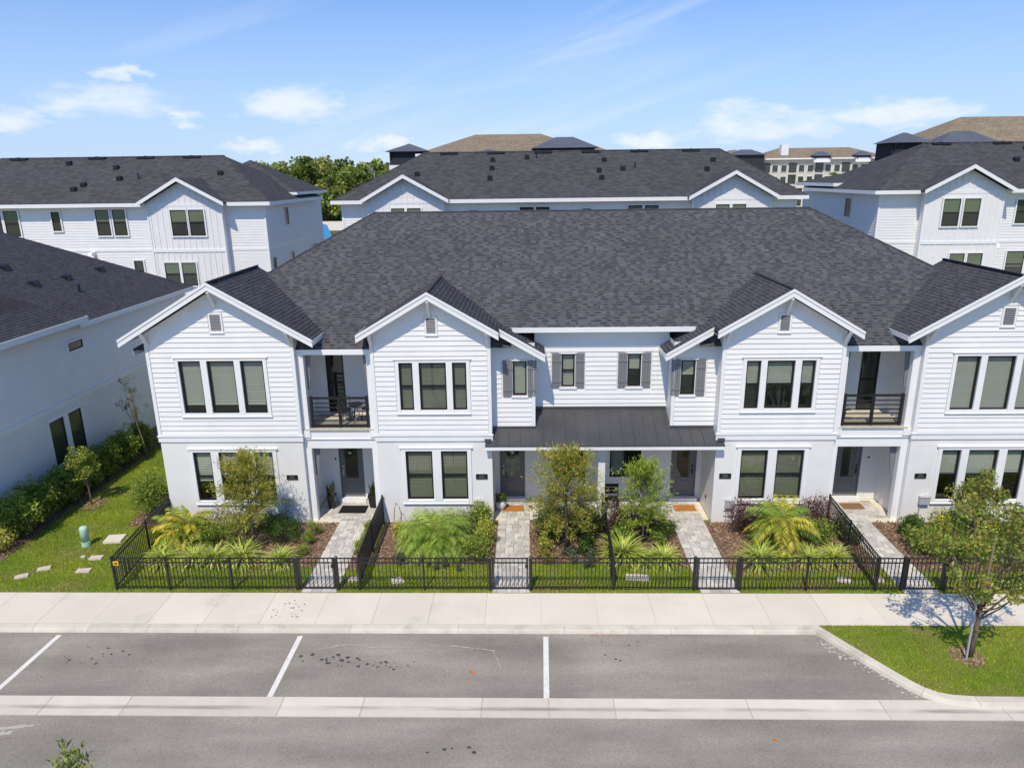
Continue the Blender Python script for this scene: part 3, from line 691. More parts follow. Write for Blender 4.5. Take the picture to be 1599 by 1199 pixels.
def plaque(par, x0, x1, z0, z1, y):
    pq = sub('address_plaque', par); P(MB().box(x0, x1, y-.03, y, z0, z1), 'plate', 'black_frame', pq)
    m = MB(); w = (x1-x0)
    for k in range(4): m.box(x0+w*(.28+.11*k), x0+w*(.35+.11*k), y-.032, y-.03, z0+.095, z0+.135)
    m.box(x0+w*.18, x0+w*.82, y-.032, y-.03, z0+.04, z0+.052)
    P(m, 'lettering', 'plaque_text', pq)
def shutters(par, x0, x1, z0, z1, y, w=.33):
    for a, b in ((x0-w-.02, x0-.02), (x1+.02, x1+w+.02)):
        sh = sub('shutter', par)
        for k in range(3): P(MB().box(a+w/3*k+.004, a+w/3*(k+1)-.004, y-.05, y-.02, z0-.03, z1+.02), 'plank', 'grey_paint', sh)
        for zz in (z0+.18, z1-.30): P(MB().box(a+.004, b-.004, y-.07, y-.05, zz, zz+.10), 'batten', 'grey_paint', sh)
def corner_board(par, x0, x1, y, z0, z1): P(MB().box(x0, x1, y-.048, y+.05, z0, z1), 'corner_board', 'trim', par)
WZB, WZT = 3.44, 6.45
for s in (1, -1):
    # ---------------- end unit (three-light windows)
    x0, x1 = span(-13.25, -8.12, s); c = mx(-10.65, s)
    upo = [span(-12.19, -11.41, s)+(4.27, 6.18), span(-11.19, -10.23, s)+(4.27, 6.18), span(-10.02, -9.22, s)+(4.27, 6.18)]
    loo = [span(-12.13, -11.48, s)+(.90, 2.79), span(-11.20, -10.16, s)+(.90, 2.79), span(-9.90, -9.24, s)+(.90, 2.79)]
    m = MB(); wall_grid(m, x0, x1, WZB, WZT, FY, upo); zt = 8.66; cl = lambda z: ((8.66-z)/GS)
    m.poly([(x0,FY,WZT),(x1,FY,WZT),(x1,FY,min(zt-GS*abs(x1-c), 9)),(c,FY,zt),(x0,FY,zt-GS*abs(x0-c))])
    xi = x1 if s > 0 else x0; xo = x0 if s > 0 else x1
    m.poly([(xi,FY,0),(xi,FY,7.1),(xi,28,7.1),(xi,28,0)]); m.poly([(xo,FY,0),(xo,FY,7.1),(xo,38,7.1),(xo,38,0)])
    P(m, 'upper_wall', 'siding'); m = MB(); wall_grid(m, x0, x1, 0, 3.2, FY, loo); P(m, 'lower_wall', 'stucco')
    P(MB().box(x0-.04, x1+.04, FY-.045, FY+.02, 3.2, 3.40), 'belt_board', 'trim'); P(MB().box(x0-.06, x1+.06, FY-.075, FY+.02, 3.40, 3.44), 'belt_cap', 'trim')
    cut = [span(-12.31, -9.08, s)+(4.15, 6.33), span(-10.95, -10.41, s)+(7.17, 7.87)]
    boards(row, x0+.11, x1-.11, WZB+.02, 8.45, FY, cut, lambda z, c=c: (c-(8.55-z)/GS, c+(8.55-z)/GS))
    corner_board(row, x0-.02, x0+.10, FY, WZB, 7.0); corner_board(row, x1-.10, x1+.02, FY, WZB, 7.0)
    trim_frame(row, *span(-12.29, -9.10, s), 4.17, 6.29, FY, [o[:2] for o in upo]); trim_frame(row, *span(-12.25, -9.10, s), .78, 2.91, FY, [o[:2] for o in loo])
    for k, o in enumerate(upo): window(row, *o, FY, rail=False, blind=(.86 if s > 0 else 1.0), tilt=.5)
    for k, o in enumerate(loo): window(row, *o, FY, blind=(.62, .5, .55)[k] if s > 0 else (.48, .55, .5)[k], tilt=.5)
    vent(row, *span(-10.86, -10.50, s), 7.24, 7.80, FY); plaque(row, *span(-8.82, -8.42, s), 1.72, 1.90, FY)
    # ---------------- inner unit (one wide light with narrow side lights)
    x0, x1 = span(-5.46, -1.35, s); c = mx(-3.38, s)
    upo = [span(-4.52, -4.04, s)+(4.35, 6.06), span(-3.82, -2.88, s)+(4.35, 6.06), span(-2.67, -2.18, s)+(4.35, 6.06)]
    loo = [span(-4.45, -3.49, s)+(.94, 2.80), span(-3.18, -2.24, s)+(.94, 2.80)]
    m = MB(); wall_grid(m, x0, x1, WZB, 6.3, FY, upo); zt = 8.28
    m.poly([(x0,FY,6.3),(x1,FY,6.3),(x1,FY,zt-GS*abs(x1-c)),(c,FY,zt),(x0,FY,zt-GS*abs(x0-c))])
    for xx in (x0, x1): m.poly([(xx,FY,0),(xx,FY,6.95),(xx,27,6.95),(xx,27,0)])
    P(m, 'upper_wall', 'siding'); m = MB(); wall_grid(m, x0, x1, 0, 3.2, FY, loo); P(m, 'lower_wall', 'stucco')
    P(MB().box(x0-.04, x1+.04, FY-.045, FY+.02, 3.2, 3.40), 'belt_board', 'trim'); P(MB().box(x0-.06, x1+.06, FY-.075, FY+.02, 3.40, 3.44), 'belt_cap', 'trim')
    cut = [span(-4.66, -2.02, s)+(4.2, 6.22), span(-3.57, -3.10, s)+(7.0, 7.70)]
    boards(row, x0+.11, x1-.11, WZB+.02, 8.05, FY, cut, lambda z, c=c: (c-(8.17-z)/GS, c+(8.17-z)/GS))
    corner_board(row, x0-.02, x0+.10, FY, WZB, 6.9); corner_board(row, x1-.10, x1+.02, FY, WZB, 6.9)
    trim_frame(row, *span(-4.64, -2.06, s), 4.24, 6.18, FY, [o[:2] for o in upo]); trim_frame(row, *span(-4.60, -2.10, s), .80, 2.93, FY, [o[:2] for o in loo])
    for o in upo: window(row, *o, FY, blind=1.0 if s > 0 else .52, bmat='blind_tan' if s > 0 else 'blind')
    for k, o in enumerate(loo): window(row, *o, FY, blind=1.0, tilt=.45, bmat='blind_tan')
    vent(row, *span(-3.49, -3.18, s), 7.10, 7.63, FY); plaque(row, *span(-1.95, -1.53, s), 1.73, 1.92, FY)
    # ---------------- small shuttered bay beside it
    BY = 24.3; x0, x1 = span(-1.37, 0.18, s); wo = span(-0.60, -0.10, s)+(4.68, 5.96)
    m = MB(); wall_grid(m, x0, x1, 3.35, 6.6, BY, [wo]); xi = mx(0.18, s); m.poly([(xi,BY,3.3),(xi,BY,6.6),(xi,25.3,6.6),(xi,25.3,3.3)]); P(m, 'bay_wall', 'siding')
    wz = [wo[0]-.40, wo[1]+.40, wo[2]-.06, wo[3]+.03]
    boards(row, x0+(.02 if s > 0 else .11), x1-(.11 if s > 0 else .02), 3.36, 6.5, BY, [tuple(wz)])
    corner_board(row, *span(.09, .20, s), BY, 3.35, 6.42)
    P(MB().box(wo[0]-.05, wo[1]+.05, BY-.06, BY, wo[2]-.07, wo[2]), 'window_sill', 'trim'); P(MB().box(wo[0]-.10, wo[1]+.10, BY-.05, BY, wo[3], wo[3]+.05), 'window_head', 'trim')
    window(row, *wo, BY, rail=False, blind=1.0 if s > 0 else 0.45); shutters(row, wo[0], wo[1], wo[2], wo[3], BY)
    # ---------------- recessed middle: this half's shuttered window
    RYW = 25.2; x0, x1 = span(0.18, X0, s); wo = span(1.16, 1.65, s)+(4.73, 5.98)
    m = MB(); wall_grid(m, x0, x1, 3.7, 6.95, RYW, [wo]); P(m, 'recess_wall', 'siding')
    boards(row, x0+(.0 if s < 0 else .01), x1-(.0 if s > 0 else .01), 3.92, 6.85, RYW, [(wo[0]-.39, wo[1]+.39, wo[2]-.05, wo[3]+.03)])
    P(MB().box(wo[0]-.08, wo[1]+.08, RYW-.06, RYW, wo[2]-.08, wo[2]), 'window_sill', 'trim'); P(MB().box(wo[0]-.10, wo[1]+.10, RYW-.05, RYW, wo[3], wo[3]+.05), 'window_head', 'trim')
    window(row, *wo, RYW, rail=True, blind=1.0 if s > 0 else .5); shutters(row, wo[0], wo[1], wo[2], wo[3], RYW)
    # ---------------- balcony and entry niche between the two units
    xa, xb = span(-8.12, -5.46, s); NB = 25.62
    m = MB(); bd = span(-7.62, -6.95, s)+(3.62, 5.98); dd = span(-7.42, -6.48, s)+(.12, 2.50)
    wall_grid(m, xa, xb, 3.3, 6.5, NB, [bd]); wall_grid(m, xa, xb, 0, 3.3, NB, [dd]); P(m, 'niche_wall', 'stucco')
    P(MB().box(xa+.005, xb-.005, 23.86, NB, 3.22, 3.56), 'balcony_slab', 'trim'); P(MB().box(xa+.12, xb-.12, 23.80, NB-.01, 3.56, 3.60), 'balcony_deck', 'wood_deck')
    P(MB().box(xa+.005, xb-.005, 23.88, 24.08, 2.86, 3.22), 'entry_beam', 'trim')
    P(MB().box(xa+.005, xb-.005, 23.83, 23.86, 3.215, 3.24), 'beam_band', 'trim')
    for a, b in ((-8.11, -7.88), (-5.68, -5.47)):
        p, q = span(a, b, s); P(MB().box(p, q, 23.88, 24.10, 0, 2.86), 'entry_post', 'trim'); P(MB().box(p, q, 23.88, 24.10, 3.56, 6.34), 'balcony_post', 'trim')
        P(MB().box(p-.03, q+.03, 23.80, 23.9, 3.30, 3.56), 'corbel', 'trim')
    # grey bracket boards at the posts
    for a, b in ((-7.88, -7.70), (-5.86, -5.68)):
        p, q = span(a, b, s); inner = (q if a < -7 else p) if s > 0 else (p if a < -7 else q); o_ = p if inner == q else q
        sh_ = .10 if inner > o_ else -.10
        P(MB().prism_y([(o_, 6.34), (o_, 5.0), (inner-sh_, 5.0), (inner, 6.34)][::(-1 if inner > o_ else 1)], 24.12, 24.16), 'bracket_board', 'grey_paint')
    p, q = span(-7.88, -7.64, s); o_, inner = (p, q) if s > 0 else (q, p); sh_ = .12*s
    P(MB().prism_y([(o_, 2.86), (o_, 1.72), (inner-sh_, 1.72), (inner, 2.86)][::(-1 if s > 0 else 1)], 24.12, 24.16), 'bracket_board', 'grey_paint')
    # balcony door (glass) and house door
    window(row, *bd, NB, rail=True, blind=0.0).name = 'balcony_door'
    # balcony railing
    rl = sub('balcony_railing', row); za, zb = 3.66, 4.74
    for px in (-7.78, -6.78, -5.79):
        xx = mx(px, s); P(MB().box(xx-.045, xx+.045, 23.98, 24.07, 3.60, zb+.03), 'post', 'black_metal', rl)
    p, q = span(-7.74, -5.83, s)
    for k, zz in enumerate((3.70, 3.87, 4.04, 4.20, 4.36, 4.52)): P(MB().box(p, q, 24.01, 24.04, zz-.018, zz+.018), 'rail', 'black_metal', rl)
    P(MB().box(p-.04, q+.04, 23.99, 24.06, 4.67, 4.74), 'top_rail', 'black_metal', rl); P(MB().box(p, q, 24.0, 24.05, 3.62, 3.68), 'rail', 'black_metal', rl)
def house_door(x0, x1, z0, z1, y, handle_right, light=True, label=None, dark_handle=False):
    d = sub('entry_door', row); b = .05
    m = MB(); m.box(x0, x0+b, y-.01, y+.10, z0, z1); m.box(x1-b, x1, y-.01, y+.10, z0, z1); m.box(x0+b, x1-b, y-.01, y+.10, z1-b, z1); P(m, 'door_frame', 'door_paint', d)
    gx0, gx1, gz0, gz1 = x0+.22, x1-.22, z0+.78, z1-.16; m = MB()
    yy = y+.03
    m.box(x0+b, gx0, yy, yy+.05, z0, z1-b); m.box(gx1, x1-b, yy, yy+.05, z0, z1-b); m.box(gx0, gx1, yy, yy+.05, z0, gz0); m.box(gx0, gx1, yy, yy+.05, gz1, z1-b)
    P(m, 'leaf', 'door_paint', d)
    m = MB()
    for (a, c, e, f) in ((gx0-.02, gx1+.02, z0+.16, z0+.20), (gx0-.02, gx1+.02, gz0-.17, gz0-.13), (gx0-.02, gx0+.02, z0+.20, gz0-.17), (gx1-.02, gx1+.02, z0+.20, gz0-.17)): m.box(a, c, yy-.012, yy+.001, e, f)
    P(m, 'panel_moulding', 'door_paint', d)
    P(MB().poly([(gx0,yy+.02,gz0),(gx1,yy+.02,gz0),(gx1,yy+.02,gz1),(gx0,yy+.02,gz1)]), 'pane', 'glass', d)
    P(MB().box(gx0-.05, gx1+.05, yy+.25, yy+.30, gz0-.2, gz1+.2), 'hall_backing', 'interior', d)
    hx = x1-b-.09 if handle_right else x0+b+.09
    P(MB().box(hx-.02, hx+.02, yy-.05, yy, z0+.92, z0+1.16).box(hx-.03, hx+.03, yy-.03, yy, z0+1.24, z0+1.31), 'handle', 'black_frame' if dark_handle else 'steel', d)
    P(MB().box(x0-.05, x1+.05, y-.22, y+.03, 0.0, z0-.005), 'threshold', 'trim', d)
    return d
house_door(-7.42, -6.48, .14, 2.50, 25.62, False); a, b = span(-7.42, -6.48, -1); house_door(a, b, .14, 2.50, 25.62, True, dark_handle=True)
# middle porch: back wall, doors, windows, column, standing-seam roof
PBY = 25.62
d1 = (-1.17, -0.20); d2 = (2*X0-d1[1], 2*X0-d1[0]); pw1 = (0.95, 2.15, .95, 2.62); pw2 = (2*X0-2.15, 2*X0-.95, .95, 2.62)
m = MB(); wall_grid(m, -1.35, 2*X0+1.35, 0, 3.75, PBY, [d1+(.12, 2.5), d2+(.12, 2.5), pw1, pw2]); P(m, 'porch_wall', 'stucco')
house_door(*d1, .14, 2.5, PBY, False); house_door(*d2, .14, 2.5, PBY, True, dark_handle=True)
for o in (pw1, pw2):
    xm = (o[0]+o[1])/2; window(row, o[0], xm-.0, o[2], o[3], PBY, rail=False, blind=1.0, tilt=-.2); window(row, xm, o[1], o[2], o[3], PBY, rail=False, blind=.0); 
P(MB().box(X0-.16, X0+.09, 23.86, 24.10, 0, 2.9), 'porch_column', 'trim'); P(MB().box(-1.33, 2*X0+1.33, 23.66, 24.0, 2.84, 2.98), 'porch_beam', 'trim')
P(MB().box(-1.34, 2*X0+1.34, 24.0, PBY, 2.90, 2.92), 'porch_ceiling', 'soffit')
pr = sub('porch_roof', row); PE = 23.48; PZ = 3.10; ps = (3.90-PZ)/(25.2-PE); px0, px1 = -1.58, 2*X0+1.58
def pz(y): return PZ+ps*(y-PE)
m = MB(); m.hexa([(px0,PE,PZ-.05),(px1,PE,PZ-.05),(px1,FY-.08,pz(FY-.08)-.05),(px0,FY-.08,pz(FY-.08)-.05)], [(px0,PE,PZ),(px1,PE,PZ),(px1,FY-.08,pz(FY-.08)),(px0,FY-.08,pz(FY-.08))])
m.hexa([(-1.33,FY-.08,pz(FY-.08)-.05),(2*X0+1.33,FY-.08,pz(FY-.08)-.05),(2*X0+1.33,25.2,3.85),(-1.33,25.2,3.85)], [(-1.33,FY-.08,pz(FY-.08)),(2*X0+1.33,FY-.08,pz(FY-.08)),(2*X0+1.33,25.2,3.90),(-1.33,25.2,3.90)])
P(m, 'metal_sheet', 'roof_metal', pr)
x = px0+.02
while x < px1:
    ye = 25.19 if .22 < x < 2*X0-.22 else (24.27 if -1.3 < x < 2*X0+1.3 else FY-.09)
    P(MB().hexa([(x-.012,PE-.01,PZ),(x+.012,PE-.01,PZ),(x+.012,ye,pz(ye)),(x-.012,ye,pz(ye))], [(x-.012,PE-.01,PZ+.035),(x+.012,PE-.01,PZ+.035),(x+.012,ye,pz(ye)+.035),(x-.012,ye,pz(ye)+.035)]), 'standing_seam', 'roof_metal', pr); x += .405
P(MB().box(px0, px1, PE-.06, PE, PZ-.17, PZ-.035), 'fascia', 'trim', pr); P(MB().box(px0, px1, PE-.075, PE, PZ-.035, PZ+.01), 'drip_edge', 'roof_metal', pr)
P(MB().box(px0+.01, px1-.01, PE, FY-.05, PZ-.16, PZ-.13), 'soffit', 'soffit', pr)
f = MB(); f.box(.2, 2*X0-.2, 25.13, 25.18, 3.87, 3.98)
for s in (1, -1):
    a, b = span(-1.34, .2, s); f.box(a, b, 24.22, 24.28, 3.44, 3.54); a, b = span(-1.60, -1.36, s); f.box(a, b, FY-.14, FY-.075, pz(FY)-.02, pz(FY)+.09)
P(f, 'flashing', 'roof_metal', pr)
# small wall fittings
def fit(m, name, mat): return P(m, name, mat)
for (x0, x1, z0, z1, mt) in ((-9.02, -8.66, .75, 1.02, 'utility_beige'), (-2.05, -1.72, .62, .90, 'utility_beige'), (7.02, 7.34, .62, .90, 'utility_grey'), (13.9, 14.24, .75, 1.02, 'utility_grey')):
    b_ = sub('meter_box', row); P(MB().box(x0, x1, FY-.14, FY, z0, z1), 'case', mt, b_); P(MB().box(x0-.01, x1+.01, FY-.16, FY, z1, z1+.02), 'lid', mt, b_); P(MB().tube([(x0+.06,FY-.05,0),(x0+.06,FY-.05,z0)], [.02,.02], 6), 'conduit', mt, b_)
    P(MB().tube([((x0+x1)/2+.05, FY-.10, z1+.02), ((x0+x1)/2+.05, FY-.10, z1+.13)], [.035, .03], 8), 'cap', 'trim', b_)
for x, z in ((-7.55, 1.75), (12.9, 1.75)): P(MB().tube([(x,25.62,z),(x,25.56,z)], [.035,.03], 8), 'doorbell', 'black_frame')
for x, y in ((2*X0+1.36, 24.6),): P(MB().box(x-.03, x, y-.05, y+.05, .55, .66), 'socket_cover', 'black_frame')

# ================================================================ NEIGHBOURING BUILDINGS
def C(par, m, name, mat, smooth=False):
    o = m.build(name, mat, None, smooth); o.parent = par; o.matrix_parent_inverse = par_inv(par); return o
def csub(name, par): return sub(name, par)
def lap(m, x0, x1, z0, z1, y, e=0.18):
    """saw-tooth lap siding facing -Y"""
    z = z0
    while z < z1-.01:
        zt = min(z+e, z1); m.poly([(x0,y-.02,z),(x1,y-.02,z),(x1,y,zt),(x0,y,zt)]); m.poly([(x0,y,z),(x1,y,z),(x1,y-.02,z),(x0,y-.02,z)]); z = zt
def lap_x(m, x, y0, y1, z0, z1, sgn, e=0.18):
    z = z0
    while z < z1-.01:
        zt = min(z+e, z1); a = x+sgn*.02; m.poly([(a,y0,z),(a,y1,z),(x,y1,zt),(x,y0,zt)]); m.poly([(x,y0,z),(x,y1,z),(a,y1,z),(a,y0,z)]); z = zt
def far_window(par, x0, x1, z0, z1, y, blind=.45):
    w = csub('window', par); t = .09; y = y-.05
    C(w, MB().box(x0-t, x1+t, y-.05, y, z1, z1+t).box(x0-t, x1+t, y-.05, y, z0-t, z0).box(x0-t, x0, y-.05, y, z0, z1).box(x1, x1+t, y-.05, y, z0, z1), 'casing', 'trim')
    b = .05; f = MB(); yo = y-.03
    f.box(x0, x0+b, yo, y, z0, z1); f.box(x1-b, x1, yo, y, z0, z1); f.box(x0+b, x1-b, yo, y, z0, z0+b); f.box(x0+b, x1-b, yo, y, z1-b, z1); f.box(x0+b, x1-b, yo, y, (z0+z1)/2-.03, (z0+z1)/2+.03)
    C(w, f, 'frame', 'black_frame'); C(w, MB().poly([(x0+b,y-.012,z0+b),(x1-b,y-.012,z0+b),(x1-b,y-.012,z1-b),(x0+b,y-.012,z1-b)]), 'pane', 'glass')
    C(w, MB().poly([(x0+b,y-.003,z0+b),(x1-b,y-.003,z0+b),(x1-b,y-.003,z1-b),(x0+b,y-.003,z1-b)]), 'room_dark', 'interior')
    if blind:
        zb_ = max(z1-(z1-z0)*blind, z0+b); C(w, MB().poly([(x0+b,y-.007,zb_),(x1-b,y-.007,zb_),(x1-b,y-.007,z1-b),(x0+b,y-.007,z1-b)]), 'blind', 'blind_far')
def side_window(par, x, sgn, y0, y1, z0, z1):
    w = csub('window', par); t = .08; xa, xb = x, x+sgn*.05
    C(w, MB().box(xa, xb, y0-t, y1+t, z1, z1+t).box(xa, xb, y0-t, y1+t, z0-t, z0).box(xa, xb, y0-t, y0, z0, z1).box(xa, xb, y1, y1+t, z0, z1), 'casing', 'trim')
    C(w, MB().box(xa, x+sgn*.03, y0, y0+.05, z0, z1).box(xa, x+sgn*.03, y1-.05, y1, z0, z1).box(xa, x+sgn*.03, y0+.05, y1-.05, z0, z0+.05).box(xa, x+sgn*.03, y0+.05, y1-.05, z1-.05, z1), 'frame', 'black_frame')
    g = x+sgn*.012; C(w, MB().poly([(g,y0+.05,z0+.05),(g,y1-.05,z0+.05),(g,y1-.05,z1-.05),(g,y0+.05,z1-.05)]), 'pane', 'far_glass')
def roof_vent(par, x, y, z, kind):
    if kind == 'pipe': o = C(par, MB().tube([(x,y,z-.05),(x,y,z+.42)], [.05,.05], 8), 'vent_pipe', 'black_metal')
    elif kind == 'ridge': o = C(par, MB().box(x-.65, x+.65, y-.18, y+.18, z-.02, z+.14).box(x-.03, x+.03, y-.2, y+.2, z+.1, z+.18), 'ridge_vent', 'black_metal')
    else:
        m = MB(); m.hexa([(x-.17,y-.2,z-.1),(x+.17,y-.2,z-.1),(x+.17,y+.2,z-.02),(x-.17,y+.2,z-.02)], [(x-.17,y-.22,z+.20),(x+.17,y-.22,z+.20),(x+.14,y+.1,z+.26),(x-.14,y+.1,z+.26)]); o = C(par, m, 'roof_vent', 'black_metal')
    return o
def back_house(label, xw0, xw1, rx0, rx1, gables, wins, vents, yf=50.0, side=None, yr=55.9, ze=10.70, zr=13.9):
    """three-storey row seen over the main roof; gables: (centre, half, apex z)"""
    b = empty('back_townhouse_row', ((xw0+xw1)/2, yf, 0)); tag(b, label, 'townhouse row', 'white townhouse rows behind the main row')
    ov = .60; yb = 2*yr-(yf-ov); m = MB(); lap(m, xw0, xw1, 0, 7.45, yf); lap(m, xw0, xw1, 7.6, ze, yf)
    for x, sg in ((xw0, -1), (xw1, 1)):
        lap_x(m, x, yf, yb-.4, 0, 7.45, sg); lap_x(m, x, yf, yb-.4, 7.6, ze+.0, sg)
    C(b, m, 'siding', 'siding')
    C(b, MB().box(xw0-.03, xw1+.03, yf-.04, yb-.4, 7.45, 7.6), 'belt_board', 'trim'); 
    for x in (xw0, xw1): C(b, MB().box(x-.06, x+.06, yf-.05, yf+.06, 0, ze), 'corner_board', 'trim')
    r = csub('roof', b); e0, e1 = xw0-ov, xw1+ov; m = MB()
    m.poly([(e0,yf-ov,ze),(e1,yf-ov,ze),(rx1,yr,zr),(rx0,yr,zr)]); m.poly([(e1,yb,ze),(e0,yb,ze),(rx0,yr,zr),(rx1,yr,zr)]); m.poly([(e0,yb,ze),(e0,yf-ov,ze),(rx0,yr,zr)]); m.poly([(e1,yf-ov,ze),(e1,yb,ze),(rx1,yr,zr)])
    C(r, m, 'roof_deck', 'roof_far')
    for bx_ in ((e0, e1, yf-ov-.04, yf-ov, ze-.22, ze+.02), (e0-.04, e0, yf-ov, yb, ze-.22, ze+.01), (e1, e1+.04, yf-ov, yb, ze-.22, ze+.01)): C(r, MB().box(*bx_), 'fascia', 'trim')
    for pl_ in ([(e0,yf-ov,ze-.20),(e1,yf-ov,ze-.20),(e1,yf,ze-.20),(e0,yf,ze-.20)], [(e0,yf,ze-.2),(xw0,yf,ze-.2),(xw0,yb,ze-.2),(e0,yb,ze-.2)], [(e1,yf,ze-.2),(xw1,yf,ze-.2),(xw1,yb,ze-.2),(e1,yb,ze-.2)]): C(r, MB().poly(pl_), 'soffit', 'soffit')
    C(r, MB().tube([(rx0,yr,zr),(rx1,yr,zr)], [.08,.08], 6).tube([(e0,yf-ov,ze),(rx0,yr,zr)], [.05,.05], 5).tube([(e1,yf-ov,ze),(rx1,yr,zr)], [.05,.05], 5), 'ridge_cap', 'roof_far')
    sl = (zr-ze)/(yr-(yf-ov))
    for (c, h, za) in gables:
        g = csub('gable', b); yg = yf-ov-.02; gs = (za-ze)/h; ybk = yf-ov+(za-ze)/sl+.1; hw = h-.42
        C(g, MB().poly([(c-hw,yg,0),(c+hw,yg,0),(c+hw,yg,za-gs*hw-.18),(c,yg,za-.18),(c-hw,yg,za-gs*hw-.18)]).poly([(c-hw,yg,0),(c-hw,yf,0),(c-hw,yf,ze),(c-hw,yg,ze)]).poly([(c+hw,yg,0),(c+hw,yf,0),(c+hw,yf,ze),(c+hw,yg,ze)]), 'wall', 'siding')
        x = c-hw+.2
        while x < c+hw-.1:
            zt = za-gs*abs(x-c)-.2; C(g, MB().box(x-.022, x+.022, yg-.035, yg, 7.62, zt), 'batten', 'siding'); C(g, MB().box(x-.022, x+.022, yg-.035, yg, 3.6, 7.40), 'batten', 'siding'); x += .41
        C(g, MB().box(c-hw-.03, c+hw+.03, yg-.05, yg, 7.42, 7.62), 'belt_board', 'trim'); [C(g, MB().box(c+q*hw-.05, c+q*hw+.05, yg-.045, yg+.02, 0, ze-.1), 'corner_board', 'trim') for q in (-1, 1)]
        for sg in (-1, 1):
            xe = c+sg*h; yo = yg-.55
            q = [(xe,yo,ze+.02),(xe,ybk,ze+.02),(c,ybk,za+.02),(c,yo,za+.02)]; q = q if sg < 0 else q[::-1]
            C(g, MB().hexa([(p[0],p[1],p[2]-.12) for p in q], q), 'roof_deck', 'roof_far')
            pts = [(c, za+.04), (xe, ze+.04), (xe, ze-.20), (c, za-.20)]; pts = pts if sg < 0 else pts[::-1]
            C(g, MB().prism_y(pts, yo-.05, yo), 'rake_board', 'trim')
    for (x0, x1, z0, z1, y, bl) in wins: far_window(b, x0, x1, z0, z1, y, bl)
    for (x, y, k) in vents:
        zz = ze+sl*(min(y, 2*yr-y)-(yf-ov)); roof_vent(b, x, y, zz, k)
    return b
G0 = 49.38
b1 = back_house('white three-storey townhouse row behind the leftmost gable', -48, -18.15, -40.0, -22.9, [(-23.44, 2.97, 12.33)],
    [(-24.4,-23.3,8.52,10.25,G0,.45), (-23.15,-22.1,8.52,10.25,G0,.45), (-25.3,-24.28,5.1,6.7,G0,.45), (-24.1,-23.1,5.1,6.7,G0,.45), (-33.05,-32.45,8.9,10.2,50,.0), (-29.95,-29.0,8.55,10.3,50,.45), (-28.75,-27.85,8.55,10.3,50,.45), (-37.6,-36.6,8.55,10.3,50,.4), (-36.4,-35.4,8.55,10.3,50,.4), (-27.75,-27.1,5.4,6.8,50,0), (-31,-30,5.1,6.7,50,.4)],
    [(-38.5,55.7,'ridge'), (-32.5,55.7,'ridge'), (-28.8,55.7,'ridge'), (-25.3,55.7,'ridge'), (-34.2,54.9,'box'), (-30.3,54.2,'box'), (-29.3,52.6,'box'), (-28.0,52.7,'pipe'), (-31.5,51.8,'box'), (-31.9,51.2,'box'), (-22.2,53.2,'box')])
m = MB(); m.box(-27, -18.9, 57, 64, 0, 11.1); C(b1, m, 'rear_wing', 'siding')
C(b1, MB().poly([(-27.4,56.2,11.2),(-17.75,56.2,11.2),(-17.75,64.5,11.2),(-27.4,64.5,11.2)]).poly([(-17.75,56.2,11.2),(-17.75,64.5,11.2),(-22.6,60.3,13.7)]).poly([(-27.4,56.2,11.2),(-17.75,56.2,11.2),(-22.6,60.3,13.7)]).poly([(-27.4,64.5,11.2),(-17.75,64.5,11.2),(-22.6,60.3,13.7)]), 'rear_wing_roof', 'roof_far')
C(b1, MB().box(-17.78, -17.72, 56.2, 64.5, 11.0, 11.2).box(-20, -17.72, 56.15, 56.2, 11.0, 11.2), 'rear_wing_fascia', 'trim'); C(b1, MB().box(-19.0, -18.17, 57, 64.0, 0, 11.0), 'rear_wing_wall', 'siding')
for (y0, y1, z0, z1) in ((54.0,54.8,8.9,10.15), (50.5,51.2,5.3,6.85), (54.6,55.3,5.3,6.85), (58.6,59.8,5.6,6.6), (60.2,61.6,5.9,6.9)): side_window(b1, -18.13, 1, y0, y1, z0, z1)
back_house('white three-storey townhouse row straight behind the main roof ridge', -12.76, 18.0, -7.8, 14.2, [(-8.3, 2.97, 12.33), (13.56, 2.97, 12.33)],
    [(-9.28,-8.38,8.5,10.18,G0,.9), (-8.2,-7.28,8.5,10.18,G0,.9), (12.5,13.4,8.5,10.2,G0,.9), (13.6,14.5,8.5,10.2,G0,.9), (-4.05,-3.45,8.9,9.98,50,0), (-.6,.35,8.5,10.15,50,0), (.5,1.42,8.5,10.15,50,0), (3.62,4.25,8.9,10.0,50,0), (6.75,7.7,8.5,10.18,50,.9), (7.88,8.8,8.5,10.18,50,.9)],
    [(-5.9,55.7,'ridge'), (-2.4,55.7,'ridge'), (1.1,55.7,'ridge'), (4.6,55.7,'ridge'), (8.2,55.7,'ridge'), (12.0,55.7,'ridge'), (-2.6,54.6,'box'), (-2.6,53.4,'box'), (-2.7,52.0,'box'), (-.1,54.9,'box'), (.6,54.9,'pipe'), (5.5,54.4,'box'), (5.0,52.9,'box'), (5.1,51.9,'box'), (6.7,53.1,'box'), (7.6,53.3,'pipe'), (-7.9,52.7,'box'), (13.3,54.2,'box'), (12.6,52.9,'box')])
b3 = back_house('white three-storey townhouse row behind the right end of the main roof', 23.6, 52, 29.0, 47.0, [(28.87, 2.97, 12.5), (44.0, 2.97, 12.5)],
    [(27.5,28.6,8.6,10.38,G0,.5), (28.85,29.9,8.6,10.38,G0,.5), (28.4,29.4,5.1,6.8,G0,.5), (29.6,30.6,5.1,6.8,G0,.5), (32.7,33.7,8.7,10.25,50,0), (32.6,33.8,5.1,6.85,50,.6)],
    [(30.2,55.7,'ridge'), (34.6,55.7,'ridge'), (35.8,54.8,'box'), (34.2,53.2,'box'), (35.4,52.8,'box'), (36.3,54.0,'box')], ze=10.93, zr=14.1)
